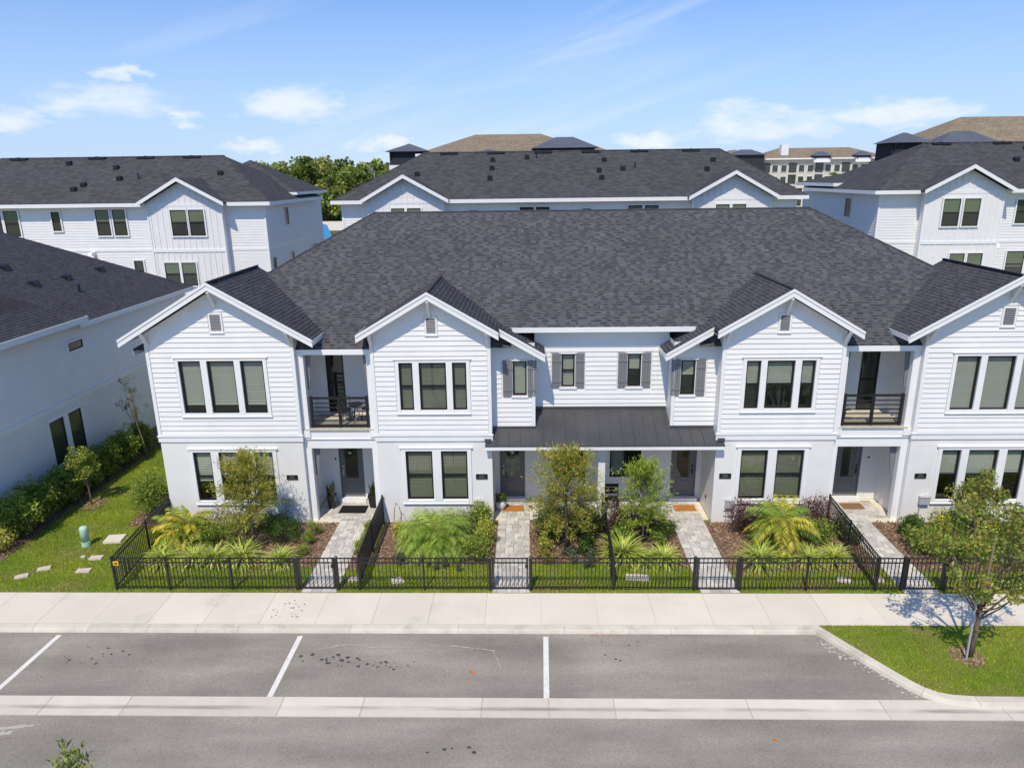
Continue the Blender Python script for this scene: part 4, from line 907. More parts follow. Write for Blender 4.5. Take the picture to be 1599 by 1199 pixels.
C(b3, MB().box(23.62, 31, 57.5, 64, 0, 11.2), 'rear_wing', 'siding')
C(b3, MB().poly([(23.1,56.6,11.35),(31.4,56.6,11.35),(29.0,60.3,12.7)]).poly([(23.1,56.6,11.35),(23.1,64.4,11.35),(29.0,60.3,12.7)]).poly([(31.4,56.6,11.35),(31.4,64.4,11.35),(29.0,60.3,12.7)]).poly([(23.1,64.4,11.35),(31.4,64.4,11.35),(29.0,60.3,12.7)]), 'rear_wing_roof', 'roof_far')
C(b3, MB().box(23.05, 23.1, 56.6, 64.4, 11.12, 11.36).box(23.05, 25.6, 56.55, 56.6, 11.12, 11.36), 'rear_wing_fascia', 'trim')
side_window(b3, 23.58, -1, 54.2, 55.2, 9.0, 10.3)
for (x, y, z) in ((26.3,58.3,12.4), (25.5,57.5,11.9), (26.5,57.5,12.1), (27.1,57.5,12.1)): roof_vent(b3, x, y, z, 'box')
for b_, lst in ((b1, ((-30.5, 7.3), (-23.0, 7.3))), (b3, ((29.2, 7.3), (31.6, 7.3)))):
    for x, z in lst: C(b_, MB().hexa([(x-.12,49.4,z-.1),(x+.12,49.4,z-.1),(x+.12,49.98,z-.1),(x-.12,49.98,z-.1)], [(x-.12,49.5,z+.12),(x+.12,49.5,z+.12),(x+.12,49.98,z+.16),(x-.12,49.98,z+.16)]), 'wall_vent_hood', 'trim')

# house across the side lawn (left)
nb = empty('neighbour_house', (-24, 28, 0)); tag(nb, 'white house on the left with shaded side wall above the hedge', 'house')
LX = -19.4; m = MB()
def lapL(z0, z1, y0, y1): lap_x(m, LX, y0, y1, z0, z1, 1, .178)
lapL(3.45, 6.3, 20.2, 39.6); C(nb, m, 'siding', 'siding')
m = MB()
ops = [(26.75, 27.65, 1.0, 2.85), (27.95, 28.85, 1.0, 2.85)]
wall = MB(); wall_grid(wall, 20.2, 39.6, 0, 3.22, 0, ops, .12)
wall.v = [(LX-v[1], v[0], v[2]) for v in wall.v]; C(nb, wall, 'lower_wall', 'stucco')
C(nb, MB().poly([(LX,20.2,0),(LX-14,20.2,0),(LX-14,20.2,6.4),(LX,20.2,6.4)]).poly([(LX,39.6,0),(LX-14,39.6,0),(LX-14,39.6,6.4),(LX,39.6,6.4)]).poly([(LX-.3,20.3,0),(LX-.3,39.5,0),(LX-.3,39.5,6.3),(LX-.3,20.3,6.3)]), 'end_wall', 'siding')
C(nb, MB().box(LX-.02, LX+.05, 20.2, 39.6, 3.22, 3.42).box(LX-.02, LX+.07, 20.2, 39.6, 3.42, 3.45), 'belt_board', 'trim')
for (y0, y1, z0, z1) in ops: side_window(nb, LX-.04, 1, y0, y1, z0, z1)
C(nb, MB().box(LX, LX+.05, 26.6, 29.0, 2.87, 3.0).box(LX, LX+.04, 27.66, 27.94, 1.0, 2.87), 'window_casing', 'trim')
side_window(nb, LX+.01, 1, 28.75, 29.75, 5.32, 5.68)
rf = csub('roof', nb); ex, ez = -19.1, 6.4; sl = .585; rx = -26.4; rz = ez+sl*(ex-rx); yb = 40.0; yrr = yb-(ex-rx)
C(rf, MB().poly([(ex,18,ez),(ex,yb,ez),(rx,yrr,rz),(rx,18,rz)]).poly([(ex,yb,ez),(2*rx-ex,yb,ez),(rx,yrr,rz)]).poly([(2*rx-ex,18,ez),(rx,18,rz),(rx,yrr,rz),(2*rx-ex,yb,ez)]), 'roof_deck', 'roof_deck_mat')
LL = (ex-rx)*math.sqrt(1+sl*sl)
o = shingles(None, (ex,18,ez+.004), (0,1,0), (-1/math.sqrt(1+sl*sl),0,sl/math.sqrt(1+sl*sl)), lambda d: [(0, yb-18-d/math.sqrt(1+sl*sl))], int(LL/.145)); o.parent = rf; o.matrix_parent_inverse = par_inv(rf)
C(rf, MB().box(ex-.0, ex+.04, 29.4, yb, ez-.2, ez+.0), 'fascia', 'trim'); C(rf, MB().tube([(ex,yb,ez),(rx,yrr,rz)], [.05,.05], 6), 'ridge_cap', 'roof_far')
# proud front section of that roof
C(rf, MB().hexa([(-18.75,18,6.55),(-18.75,29.4,6.55),(-22.2,26.0,8.6),(-22.2,18,8.6)], [(-18.75,18,6.72),(-18.75,29.4,6.72),(-22.2,26.0,8.77),(-22.2,18,8.77)]), 'front_deck', 'roof_deck_mat')
o = shingles(None, (-18.75,18,6.726), (0,1,0), (-1/math.sqrt(1+sl*sl),0,sl/math.sqrt(1+sl*sl)), lambda d: [(0, 11.4-d/math.sqrt(1+sl*sl)*1.0)], int(3.4*math.sqrt(1+sl*sl)/.145)); o.parent = rf; o.matrix_parent_inverse = par_inv(rf)
C(rf, MB().box(-18.75, -18.70, 18, 29.42, 6.50, 6.73).box(-19.4, -18.70, 29.40, 29.45, 6.50, 6.73), 'fascia', 'trim'); C(rf, MB().box(-19.4, -18.75, 18, 29.4, 6.50, 6.52), 'soffit', 'soffit')
for (x, y, z, k) in ((-22.83,30.74,8.53,'box'), (-21.63,30.72,7.82,'box'), (-21.58,32.9,7.79,'box'), (-21.63,35.7,7.82,'box'), (-20.67,32.24,7.26,'pipe')): roof_vent(rf, x, y, z, k)

# far apartment blocks
def hip(m, x0, x1, y0, y1, ze, zr, inset=None):
    w = min(x1-x0, y1-y0)/2 if inset is None else inset
    if x1-x0 >= y1-y0: a, b = (x0+w, (y0+y1)/2, zr), (x1-w, (y0+y1)/2, zr)
    else: a, b = ((x0+x1)/2, y0+w, zr), ((x0+x1)/2, y1-w, zr)
    p = [(x0,y0,ze),(x1,y0,ze),(x1,y1,ze),(x0,y1,ze)]
    if x1-x0 >= y1-y0: m.poly([p[0],p[1],b,a]); m.poly([p[2],p[3],a,b]); m.poly([p[3],p[0],a]); m.poly([p[1],p[2],b])
    else: m.poly([p[0],p[1],a]); m.poly([p[1],p[2],b,a]); m.poly([p[2],p[3],b]); m.poly([p[3],p[0],a,b])
def apartment(label, blocks, towers, wins, name='apartment_block'):
    cx = sum(b[0]+b[1] for b in blocks)/2/len(blocks); a = empty(name, (cx, blocks[0][2], 0)); tag(a, label, 'apartment block')
    for (x0, x1, y0, y1, ze, zr, wallm) in blocks:
        C(a, MB().box(x0, x1, y0, y1, 0, ze), 'wall', wallm); m = MB(); hip(m, x0-1, x1+1, y0-1, y1+1, ze, zr, min(8.0, (x1-x0)/2)); C(a, m, 'roof', 'roof_tan')
        C(a, MB().box(x0-1, x1+1, y0-1.05, y0-1, ze-.35, ze+.02), 'fascia', 'trim')
    for (x0, x1, y0, y1, zb, ze, zr) in towers:
        t = csub('corner_tower', a); C(t, MB().box(x0+.6, x1-.6, y0+.6, y1, zb, ze), 'wall', 'dark_wall'); m = MB(); hip(m, x0, x1, y0, y1, ze, zr); m.poly([(x0,y0,ze),(x1,y0,ze),(x1,y1,ze),(x0,y1,ze)]); C(t, m, 'roof', 'roof_slate')
        C(t, MB().box(x0+.5, x1-.5, y0+.5, y1, zb-1.2, zb), 'band', 'trim')
        for xx in (x0+.8, x1-.8): C(t, MB().bar((xx,y0+.1,ze-.05), (xx,y0+.65,ze-1.2), .15), 'bracket', 'dark_wall')
    mesh = {}
    for (x, y, z, w, h, kind) in wins:
        key = (w, h, kind)
        if key not in mesh:
            o = MB().box(-w/2-.12, w/2+.12, -.08, 0, -.12, h+.12).build('window', 'trim' if kind == 'w' else 'dark_wall', a); p = MB().box(-w/2, w/2, -.12, -.08, 0, h).build('pane', 'far_glass', o); mesh[key] = (o.data, p.data)
        else:
            o = link_obj('window', mesh[key][0], None, a); link_obj('pane', mesh[key][1], None, o)
        o.location = (x-cx, y-blocks[0][2], z)
    return a
apartment('tan hip-roofed apartment block with a dark corner tower beyond the middle row', [(-15.5, 9.0, 110, 132, 15.4, 18.6, 'cream_wall'), (4, 15, 118, 134, 14.6, 17.2, 'cream_wall')],
    [(-21.0, -14.6, 109, 116, 13.9, 15.8, 17.0), (.5, 10.0, 106, 113, 12, 15.9, 17.5), (-7.5, -4.0, 107.5, 111, 12, 15.5, 16.0)], [(x, 109.95, z, 1.4, 1.7, 'w') for x in range(-12, 8, 4) for z in (3.2, 6.4, 9.6, 12.6)])
apartment('tan hip-roofed apartment block with dark tower above the right row', [(56.0, 88, 105, 119, 15.7, 19.6, 'cream_wall')], [(49.6, 55.6, 104, 109.5, 12.5, 15.9, 17.3), (55.0, 63.0, 101.5, 107, 13.6, 15.7, 17.3)],
    [(x, 104.95, z, 1.4, 1.7, 'w') for x in range(64, 82, 4) for z in (3.2, 6.4, 9.6, 12.6)])
fw = []
for i, x in enumerate(np.arange(66.5, 98.5, 2.45)):
    for z in (3.0, 6.1, 9.2, 12.3, 15.0)[:4]: fw.append((float(x), 209.95, z, 1.5 if i % 3 else 1.9, 1.8 if i % 3 else 2.2, 'w' if i % 3 else 'd'))
apt_far = apartment('long cream apartment block far off between the two back rows', [(65.5, 99.5, 210, 228, 15.9, 18.9, 'cream_wall'), (54, 65.4, 213, 230, 15.6, 18.6, 'cream_wall')],
    [(55.6, 65.6, 207, 214, 11, 16.9, 18.4), (78.6, 84.0, 208, 212, 15.9, 16.4, 17.6), (90, 95.0, 208, 212, 15.9, 16.4, 17.6), (96.5, 101.5, 206, 212, 14, 16.4, 17.8)], fw)
C(apt_far, MB().box(71.0, 73.0, 212, 214, 16, 19.6), 'chimney', 'trim')

# ================================================================ FENCES AND GATES
FH = 1.09; FYL = 19.25
def fence_run(name, label, pts, posts, group, cat='fence', gate=False, spacing=0.112):
    a = Vector((*pts[0], 0)); f = empty(name, a); tag(f, label, cat, group)
    pk = None
    for p, q in zip(pts, pts[1:]):
        p = Vector((*p, 0)); q = Vector((*q, 0)); L = (q-p).length; d = (q-p)/L
        for z in ((.10, FH-.15, FH) if not gate else (.08, FH-.15, FH)):
            C(f, MB().bar(p+Vector((0,0,z)), q+Vector((0,0,z)), .03, .034), 'rail', 'black_metal')
        n = int(L/spacing)
        for k in range(n):
            c = p+d*(L*(k+.5)/n)
            if pk is None: o = MB().box(-.0105, .0105, -.0105, .0105, .05, FH-.0).build('picket', 'black_metal', f); pk = o.data
            else: o = link_obj('picket', pk, None, f)
            o.location = c-a
    for x, y, w in posts:
        po = csub('post', f); C(po, MB().box(x-w, x+w, y-w, y+w, -.05, FH+.03), 'shaft', 'black_metal'); C(po, MB().hexa([(x-w-.008,y-w-.008,FH+.03),(x+w+.008,y-w-.008,FH+.03),(x+w+.008,y+w+.008,FH+.03),(x-w-.008,y+w+.008,FH+.03)], [(x-w*.5,y-w*.5,FH+.07),(x+w*.5,y-w*.5,FH+.07),(x+w*.5,y+w*.5,FH+.07),(x-w*.5,y+w*.5,FH+.07)]), 'cap', 'black_metal')
    return f
GRP = 'black metal picket fence sections'; th, tk = .028, .042
fl = fence_run('picket_fence', 'black picket fence around the leftmost garden, turning the corner to the house', [(-13.35, 24.3), (-13.1, 21.7), (-12.88, FYL), (-7.2, FYL)], [(-13.35,24.3,th), (-13.1,21.7,th), (-12.88,FYL,th), (-11.2,FYL,th), (-9.23,FYL,th), (-7.19,FYL,tk)], GRP)
C(fl, MB().box(-12.83, -12.66, FYL-.04, FYL-.025, .86, 1.0), 'warning_tag', 'yellow_sign'); C(fl, MB().box(-12.79, -12.70, FYL-.043, FYL-.04, .90, .95), 'tag_print', 'black_frame')
fence_run('picket_fence', 'black picket fence in front of the fountain-shaped palm', [(-5.96, FYL), (-1.26, FYL)], [(-5.94,FYL,tk), (-5.27,FYL,th), (-3.27,FYL,th), (-1.24,FYL,tk)], GRP)
fence_run('picket_fence', 'black picket fence in front of the two trees before the porch', [(-.02, FYL), (4.98, FYL)], [(-.01,FYL,tk), (2.52,FYL,th), (4.97,FYL,tk)], GRP)
fence_run('picket_fence', 'black picket fence in front of the yellow palm and burgundy shrubs', [(6.34, FYL), (11.22, FYL)], [(6.33,FYL,tk), (8.35,FYL,th), (10.44,FYL,th), (11.21,FYL,tk)], GRP)
fence_run('picket_fence', 'black picket fence behind the street tree, running out of view', [(12.48, FYL), (19.5, FYL)], [(12.47,FYL,tk), (14.75,FYL,th), (17.1,FYL,th)], GRP)
fence_run('divider_fence', 'black divider fence from the front to the wall beside the potted doorway', [(-5.30, 19.3), (-5.36, 21.6), (-5.38, 23.62)], [(-5.35,21.6,th), (-5.38,23.6,th)], GRP)
fence_run('divider_fence', 'black divider fence seen end-on below the porch column', [(2.52, 19.3), (2.58, 21.6), (2.62, 23.8)], [(2.58,21.6,th), (2.62,23.78,th)], GRP)
fence_run('divider_fence', 'black divider fence slanting between the yellow palm and the rightmost walk', [(10.46, 19.3), (10.6, 21.6), (10.72, 23.62)], [(10.6,21.6,th), (10.72,23.6,th)], GRP)
for x0, x1, lab in ((-7.13, -6.0, 'black picket gate across the walk to the potted doorway'), (-1.18, -.07, 'black picket gate across the walk left of the flowering bottlebrush'), (5.03, 6.28, 'black picket gate across the walk to the right porch door'), (11.27, 12.41, 'black picket gate across the rightmost walk near the street tree')):
    g = fence_run('garden_gate', lab, [(x0, FYL), (x1, FYL)], [], 'garden gates in the front fence', 'gate', True, .115)
    for xx in (x0+.02, x1-.02): C(g, MB().box(xx-.02, xx+.02, FYL-.02, FYL+.02, .05, FH+.02), 'stile', 'black_metal')
    C(g, MB().box(x1-.10, x1-.02, FYL-.045, FYL-.02, .78, .90), 'latch', 'black_metal')

# ================================================================ PLANTS
def unit(v): return v/np.maximum(np.linalg.norm(v, axis=-1, keepdims=True), 1e-9)
def leaf_quads(cen, size, aspect, cols, up=0.35, dirs=None, cup=0.12):
    """one folded diamond leaf per centre"""
    n = len(cen); d = unit(rng.normal(size=(n, 3))+np.array((0, 0, 0))) if dirs is None else unit(dirs+rng.normal(0, .25, (n, 3)))
    nr = unit(rng.normal(size=(n, 3))+np.array((0, 0, up*3))); sd = unit(np.cross(d, nr)); nr = np.cross(sd, d)
    s = (np.asarray(size)*rng.uniform(.7, 1.3, n))[:, None]; w = s*aspect
    V = np.stack([cen-d*s*.5, cen-sd*w*.5+nr*s*cup, cen+d*s*.5, cen+sd*w*.5+nr*s*cup], 1).reshape(-1, 3)
    return V, np.arange(4*n).reshape(-1, 4), np.repeat(cols, 4, 0)
def palette(n, cols, var=.22, probs=None):
    cols = np.array(cols); c = cols[rng.choice(len(cols), n, p=probs)]
    return c*rng.uniform(1-var, 1+var, (n, 1))
DK = [(.075,.135,.026), (.10,.17,.03), (.14,.21,.04)]
MG = [(.20,.29,.04), (.26,.34,.05), (.15,.23,.035), (.34,.40,.07)]
YG = [(.31,.39,.06), (.42,.47,.08), (.20,.28,.045), (.52,.52,.11)]
YL = [(.68,.60,.08), (.54,.52,.08), (.26,.33,.05), (.75,.68,.20)]
BG = [(.13,.05,.05), (.18,.085,.075), (.08,.035,.04), (.23,.12,.10)]
BBR = [(.30,.34,.055), (.41,.43,.07), (.22,.28,.045), (.44,.33,.07)]
WI = [(.32,.42,.05), (.44,.50,.07), (.22,.31,.04)]
SG = [(.13,.18,.10), (.17,.21,.13), (.08,.13,.07)]
def clump_points(n, k, rx, ry, rz, zc, rr=(.25, .45), flat=False):
    """leaf centres on k sub-clumps inside an ellipsoid: uneven outline with gaps"""
    cc = unit(rng.normal(size=(k, 3)))*rng.uniform(.35, .85, (k, 1))*np.array((rx, ry, rz)); cc[:, 2] += zc
    r = rng.uniform(*rr, k)*min(rx, ry, rz*1.2)*1.25; i = rng.integers(0, k, n)
    p = cc[i]+unit(rng.normal(size=(n, 3)))*(rng.uniform(0, 1, (n, 1))**.45)*r[i][:, None]
    if flat: p[:, 2] = np.abs(p[:, 2])
    return p, cc
def shrub(label, x, y, h, w, pal, n=900, size=.07, aspect=.5, group='garden shrubs', cat='shrub', name='shrub', k=None, up=.35, z=0.0, probs=None):
    e = empty(name, (x, y, z)); tag(e, label, cat, group)
    n = int(n*1.7); size *= 1.15; h *= 1.15; w *= 1.25
    p, cc = clump_points(n, k or max(7, int(12*w*h)+6), w/2*.9, w/2*.9, h*.46, h*.5, (.35, .6)); p = p[p[:, 2] > .01]
    sh = .80+.35*np.clip(p[:, 2]/h, 0, 1)                     # leaves get paler towards the top
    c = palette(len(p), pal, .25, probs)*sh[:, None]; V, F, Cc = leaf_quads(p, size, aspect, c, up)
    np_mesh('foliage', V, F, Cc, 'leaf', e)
    m = MB()
    for q in cc[:6]: m.tube([(0, 0, 0), tuple(q*np.array((.5, .5, .6))), tuple(q)], [.018, .012, .006], 5)
    m.build('stems', 'bark', e); return e
def tree(label, x, y, h, trunk_h, rx, ry, pal, n, size, aspect, k, r0=.06, lean=(0, 0), group=None, name='tree', rr=(.22, .4), extra=None, up=.1, cat='tree', droop=0, bark='bark'):
    e = empty(name, (x, y, 0)); tag(e, label, cat, group); hz = (h-trunk_h)/2; zc = trunk_h+hz
    p, cc = clump_points(n, k, rx, ry, hz*.92, zc, rr); p[:, 0] += lean[0]*(p[:, 2]/h); p[:, 1] += lean[1]*(p[:, 2]/h); cc[:, 0] += lean[0]*cc[:, 2]/h
    dirs = None
    if droop: dirs = np.c_[rng.normal(0, .5, (len(p), 2)), np.full(len(p), droop)]
    c = palette(len(p), pal, .25); V, F, Cc = leaf_quads(p, size, aspect, c, up, dirs); np_mesh('crown', V, F, Cc, 'leaf', e)
    m = MB(); top = (lean[0]*.8, lean[1]*.8, trunk_h+hz*1.2); m.tube([(0,0,-.05), (lean[0]*.15+.02, .0, trunk_h*.5), (lean[0]*.4, 0, trunk_h), top], [r0*1.25, r0, r0*.8, r0*.3], 8); m.build('trunk', bark, e, True)
    m = MB()
    for q in cc[:min(k, 16)]:
        b = Vector((lean[0]*.35, 0, trunk_h*random.uniform(.8, 1.15))); q = Vector(q); mid = (b+q)/2+Vector((0, 0, -.08)); m.tube([b, mid, q], [r0*.45, r0*.3, r0*.1], 5)
    m.build('limbs', bark, e, True)
    if extra: extra(e, cc, p)
    return e
def feather_tree(label, x, y, h, z0, rad, pal, nsh, per, size, aspect, r0=.05, group=None, name='tree', extra=None, top=.55, up=0.0, bark='bark', belly=.38, jit=.055):
    """many leafy shoots fanning out of a thin trunk: feathery, uneven outline"""
    e = empty(name, (x, y, 0)); tag(e, label, 'tree', group); P_ = []; D_ = []; T_ = []; lim = MB()
    for k in range(nsh):
        t = random.random()**.9; zb = z0+(h*.80-z0)*t; az = random.random()*6.283; prof = max(.18, 1-((t-belly)/.78)**2); R_ = rad*prof*random.uniform(.55, 1.15)
        el = .15+1.15*t+random.gauss(0, .22); L = R_/max(math.cos(min(el, 1.15)), .38); L = min(L, (h*1.03-zb)/max(math.sin(max(el, .05)), .1)) if el > .05 else L; L = max(L, .3)
        d = np.array((math.cos(az)*math.cos(el), math.sin(az)*math.cos(el), math.sin(el))); b = np.array((0, 0, zb*.93)); tt = rng.uniform(.22, 1, per)[:, None]**.75
        sag = np.array((0, 0, -.18))*L*tt**2; P_.append(b+d*L*tt+sag+rng.normal(0, jit, (per, 3))*(.5+tt)); D_.append(np.repeat(d[None], per, 0)+rng.normal(0, .55, (per, 3))); T_.append(tt[:, 0])
        if k % 3 == 0: lim.tube([tuple(b), tuple(b+d*L*.5+np.array((0, 0, -.045))*L), tuple(b+d*L*.9+np.array((0, 0, -.145))*L)], [r0*.28, r0*.16, r0*.06], 4)
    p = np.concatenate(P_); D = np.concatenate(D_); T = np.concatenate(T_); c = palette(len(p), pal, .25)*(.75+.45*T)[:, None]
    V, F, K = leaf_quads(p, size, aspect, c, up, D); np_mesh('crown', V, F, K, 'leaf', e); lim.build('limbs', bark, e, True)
    MB().tube([(0, 0, -.05), (.02, .01, z0), (-.02, 0, h*.5), (0, 0, h*.85)], [r0*1.15, r0, r0*.6, r0*.15], 8).build('trunk', bark, e, True)
    if extra: extra(e, None, p[T > .55])
    return e
def brushes(e, cc, p):
    """red bottlebrush flowers: short bristly spikes"""
    n = 210; q = p[rng.choice(len(p), n)]*np.array((1.03, 1.03, 1.0)); V = []; F = []; K = []
    for c in q:
        ax = unit(rng.normal(size=3)+np.array((0, 0, -.3)))*.15; m = 30; t = rng.uniform(-.5, .5, (m, 1)); cen = c+ax*t; o = unit(np.cross(rng.normal(size=(m, 3)), ax))*.042
        i0 = len(V); s = np.cross(o, ax)*.35
        for a in range(m): V += [cen[a]-s[a]*.9, cen[a]+s[a]*.9, cen[a]+o[a]]; F.append((i0+3*a, i0+3*a+1, i0+3*a+2)); K += [np.array((.58, .11, .04))*random.uniform(.6, 1.3)]*3
    np_mesh('flowers', np.array(V), np.array(F), np.array(K), 'leaf', e)
def frond_palm(label, x, y, h, spread, nfr, pal, trunk_h=.35, leaflet=.28, name='palm', group=None, stems=1, arch=.9, cat='palm', per=22, lw=.10):
    e = empty(name, (x, y, 0)); tag(e, label, cat, group); V = []; F = []; K = []; m = MB(); tr = MB()
    for s in range(stems):
        ox, oy = (0, 0) if stems == 1 else (random.uniform(-.22, .22), random.uniform(-.15, .15)); th = trunk_h*random.uniform(.85, 1.1)
        tr.tube([(ox*.4, oy*.4, -.02), (ox, oy, th)], [.055, .04], 7)
        for f in range(nfr//stems):
            az = random.random()*6.283; el0 = random.uniform(.35, 1.45); L = spread*random.uniform(.75, 1.1); base = np.array((ox, oy, th)); pts = [base]; steps = 9; el = el0; hd = np.array((math.cos(az), math.sin(az), 0))
            for k in range(steps):
                pts.append(pts[-1]+(hd*math.cos(el)+np.array((0, 0, math.sin(el))))*L/steps); el -= arch*random.uniform(.8, 1.2)*1.9/steps
            pts = np.array(pts); pts[:, 2] = np.maximum(pts[:, 2], .03); m.tube([tuple(q) for q in pts[::3]], [.010, .008, .006, .003], 4)
            side = np.cross(hd, (0, 0, 1.)); cb = np.array(random.choice(pal))*random.uniform(.8, 1.2)
            for k in range(per):
                t = .18+.82*k/per; fi = t*steps; i = min(int(fi), steps-1); b = pts[i]+(pts[i+1]-pts[i])*(fi-i); tn = unit(pts[i+1]-pts[i]); ll = leaflet*(1-.55*abs(t-.45))
                for sg in (-1, 1):
                    dv = unit(side*sg*.85+tn*.6+np.array((0, 0, -.25+random.gauss(0, .15)))); wv = unit(np.cross(dv, tn))*ll*lw; i0 = len(V)
                    V += [b, b+dv*ll*.5+np.cross(dv, wv)*0+tn*ll*lw, b+dv*ll+np.array((0, 0, -.18*ll)), b+dv*ll*.5-tn*ll*lw]; F.append((i0, i0+1, i0+2, i0+3)); c = cb*random.uniform(.8, 1.2); K += [c]*4
    np_mesh('fronds', np.array(V), np.array(F), np.array(K), 'leaf', e); m.build('midribs', 'stalk', e); tr.build('trunk', 'bark', e, True); return e
material('stalk', (.24, .27, .07), .6, .3)
def strap_clump(label, x, y, h, w, pal, n=70, name='flax_lily', group='variegated flax lilies', cat='lily', wid=.020, z=0.0):
    n = int(n*3.2); h *= 1.1; w *= 1.15
    e = empty(name, (x, y, z)); tag(e, label, cat, group); V = []; F = []; K = []
    for k in range(n):
        az = random.random()*6.283; el = random.uniform(.45, 1.5); L = random.uniform(.7, 1.1)*max(h, w*.62); p = np.array((random.gauss(0, .05), random.gauss(0, .05), 0)); hd = np.array((math.cos(az), math.sin(az), 0)); sd = np.array((-math.sin(az), math.cos(az), 0)); c = np.array(random.choice(pal))*random.uniform(.75, 1.2); i0 = len(V); st = 5
        for s in range(st+1):
            ww = wid*(1-.85*(s/st)**2); V += [p-sd*ww, p+sd*ww]; K += [c*(.8+.3*s/st)]*2
            p = p+(hd*math.cos(el)+np.array((0, 0, math.sin(el))))*L/st; p[2] = max(p[2], .01); el -= random.uniform(.18, .40)
        for s in range(st): F.append((i0+2*s, i0+2*s+1, i0+2*s+3, i0+2*s+2))
    np_mesh('blades', np.array(V), np.array(F), np.array(K), 'leaf', e); return e
VAR = [(.64,.70,.14), (.52,.62,.09), (.28,.42,.06), (.78,.78,.28)]
# -- side lawn, left
for i, (x, y, h, w) in enumerate(((-18.35,22.7,1.4,1.4), (-18.35,24.0,1.35,1.25), (-18.3,25.3,1.3,1.25), (-18.3,26.6,1.3,1.2), (-18.3,28.0,1.3,1.2), (-18.25,29.4,1.3,1.2), (-18.25,30.8,1.3,1.2))):
    lab = ['brightest big-leaved hedge shrub, standing out in the sun', 'second hedge shrub along the shaded wall, behind the sunlit one', 'hedge shrub behind the slender young lawn tree', 'hedge shrub under the two dark side windows', 'hedge shrub just past the dark side windows', 'last but one hedge shrub towards the end house', 'farthest hedge shrub, beside the thin bare tree'][i]
    shrub(lab, x, y, h, w, MG+YG[:1] if i == 0 else MG+YG[2:3], 2300, .11, .5, 'hedge along the neighbouring wall')  # sunlit leaves put into the palettes as yellower greens, brightest on the first shrub
shrub('yellow variegated croton at the street end of the hedge', -18.35, 21.5, .95, 1.1, YL, 900, .09, .4)
tree('slender young tree with pale leaves on the lawn', -17.28, 25.27, 2.85, .75, .62, .55, YG[:3], 2200, .095, .5, 26, .03, group=None, rr=(.2, .34))
tree('thin bare-looking tree beside the shaded wall', -17.5, 30.0, 4.5, 1.6, .95, .7, [(.10,.10,.06), (.14,.13,.07), (.08,.11,.03)], 420, .08, .5, 26, .035, lean=(-.5, 0), rr=(.14, .26))
shrub('rounded bright green shrub at the corner of the end house', -14.15, 24.2, 1.65, 1.45, MG, 2400, .085, .45)
# -- first garden
frond_palm('yellowing bushy palm at the left fence corner', -12.1, 22.1, 1.7, 1.15, 46, [(.64,.58,.08), (.50,.52,.08), (.70,.58,.08), (.30,.40,.05)], .55, .30, stems=3, group='garden palms')
feather_tree('bottlebrush tree in front of the leftmost windows', -9.55, 21.9, 3.75, 1.15, 1.12, BBR, 165, 60, .12, .22, .05, 'red-flowering bottlebrush trees', 'bottlebrush_tree', brushes)
shrub('low dark mounded shrub right of the leftmost trunk', -8.65, 22.2, .78, 1.45, DK, 1900, .05, .45)
shrub('bright green low shrub behind the first lilies', -10.9, 22.1, .8, 1.1, MG, 1200, .06, .5)
shrub('thin reddish-green shrub against the leftmost wall', -11.2, 23.2, .8, 1.3, [(.13,.12,.05), (.17,.10,.06), (.10,.13,.04)], 420, .06, .4)
for (x, y, h, w, lab) in ((-12.2,20.85,.72,.95,'flax lily nearest the left fence corner'), (-11.15,20.85,.72,1.05,'second flax lily from the left fence corner'), (-10.5,20.9,.72,1.0,'third flax lily from the left fence corner'), (-9.55,20.9,.85,1.2,'largest flax lily, below the bottlebrush trunk'), (-8.25,20.8,.72,1.0,'flax lily closest to the first gate')): strap_clump(lab, x, y, h, w, VAR)
for (x, y, h, w, lab) in ((-7.7,21.4,.46,.46,'nearest of the three little shrubs along the first walk'), (-7.72,22.1,.48,.44,'middle one of the three little shrubs along the first walk'), (-7.7,22.75,.52,.42,'farthest of the three little shrubs along the first walk'), (-5.72,22.95,.46,.44,'farthest clipped shrub between first walk and divider'), (-5.72,22.25,.42,.42,'middle clipped shrub between first walk and divider'), (-5.72,21.5,.5,.46,'nearest clipped shrub between first walk and divider')): shrub(lab, x, y, h, w, YG[:3]+MG[:1], 420, .045, .5, 'little shrubs edging the walk')
# -- second garden
frond_palm('big round fountain-shaped feathery palm', -3.2, 21.7, 1.9, 1.45, 200, [(.27,.40,.055), (.34,.47,.07), (.41,.52,.10)], .45, .38, group='garden palms', arch=.92, per=30, lw=.045)
shrub('upright glossy shrub under the meter box', -1.78, 23.0, 1.0, .9, MG, 900, .085, .45)
shrub('yellow-green croton beside the second walk', -1.62, 22.0, .9, .8, YG+YL[:1], 800, .075, .45)
shrub('yellow-green shrub just inside the second gate post', -1.72, 20.95, 1.05, .8, YG[:3]+MG[:2], 900, .07, .45)
shrub('small bright yellow croton near the divider', -4.62, 22.5, .65, .5, YL, 320, .07, .4)
shrub('grey-green low groundcover before the round palm', -2.75, 20.75, .34, 1.7, SG, 900, .05, .6, cat='groundcover')
shrub('olive shrub half hidden behind the round palm', -2.3, 22.5, 1.0, .9, MG[:3], 700, .075, .3)
shrub('low grey-green tuft on the mulch by the divider', -4.3, 20.95, .3, .7, SG, 260, .05, .5, cat='groundcover')
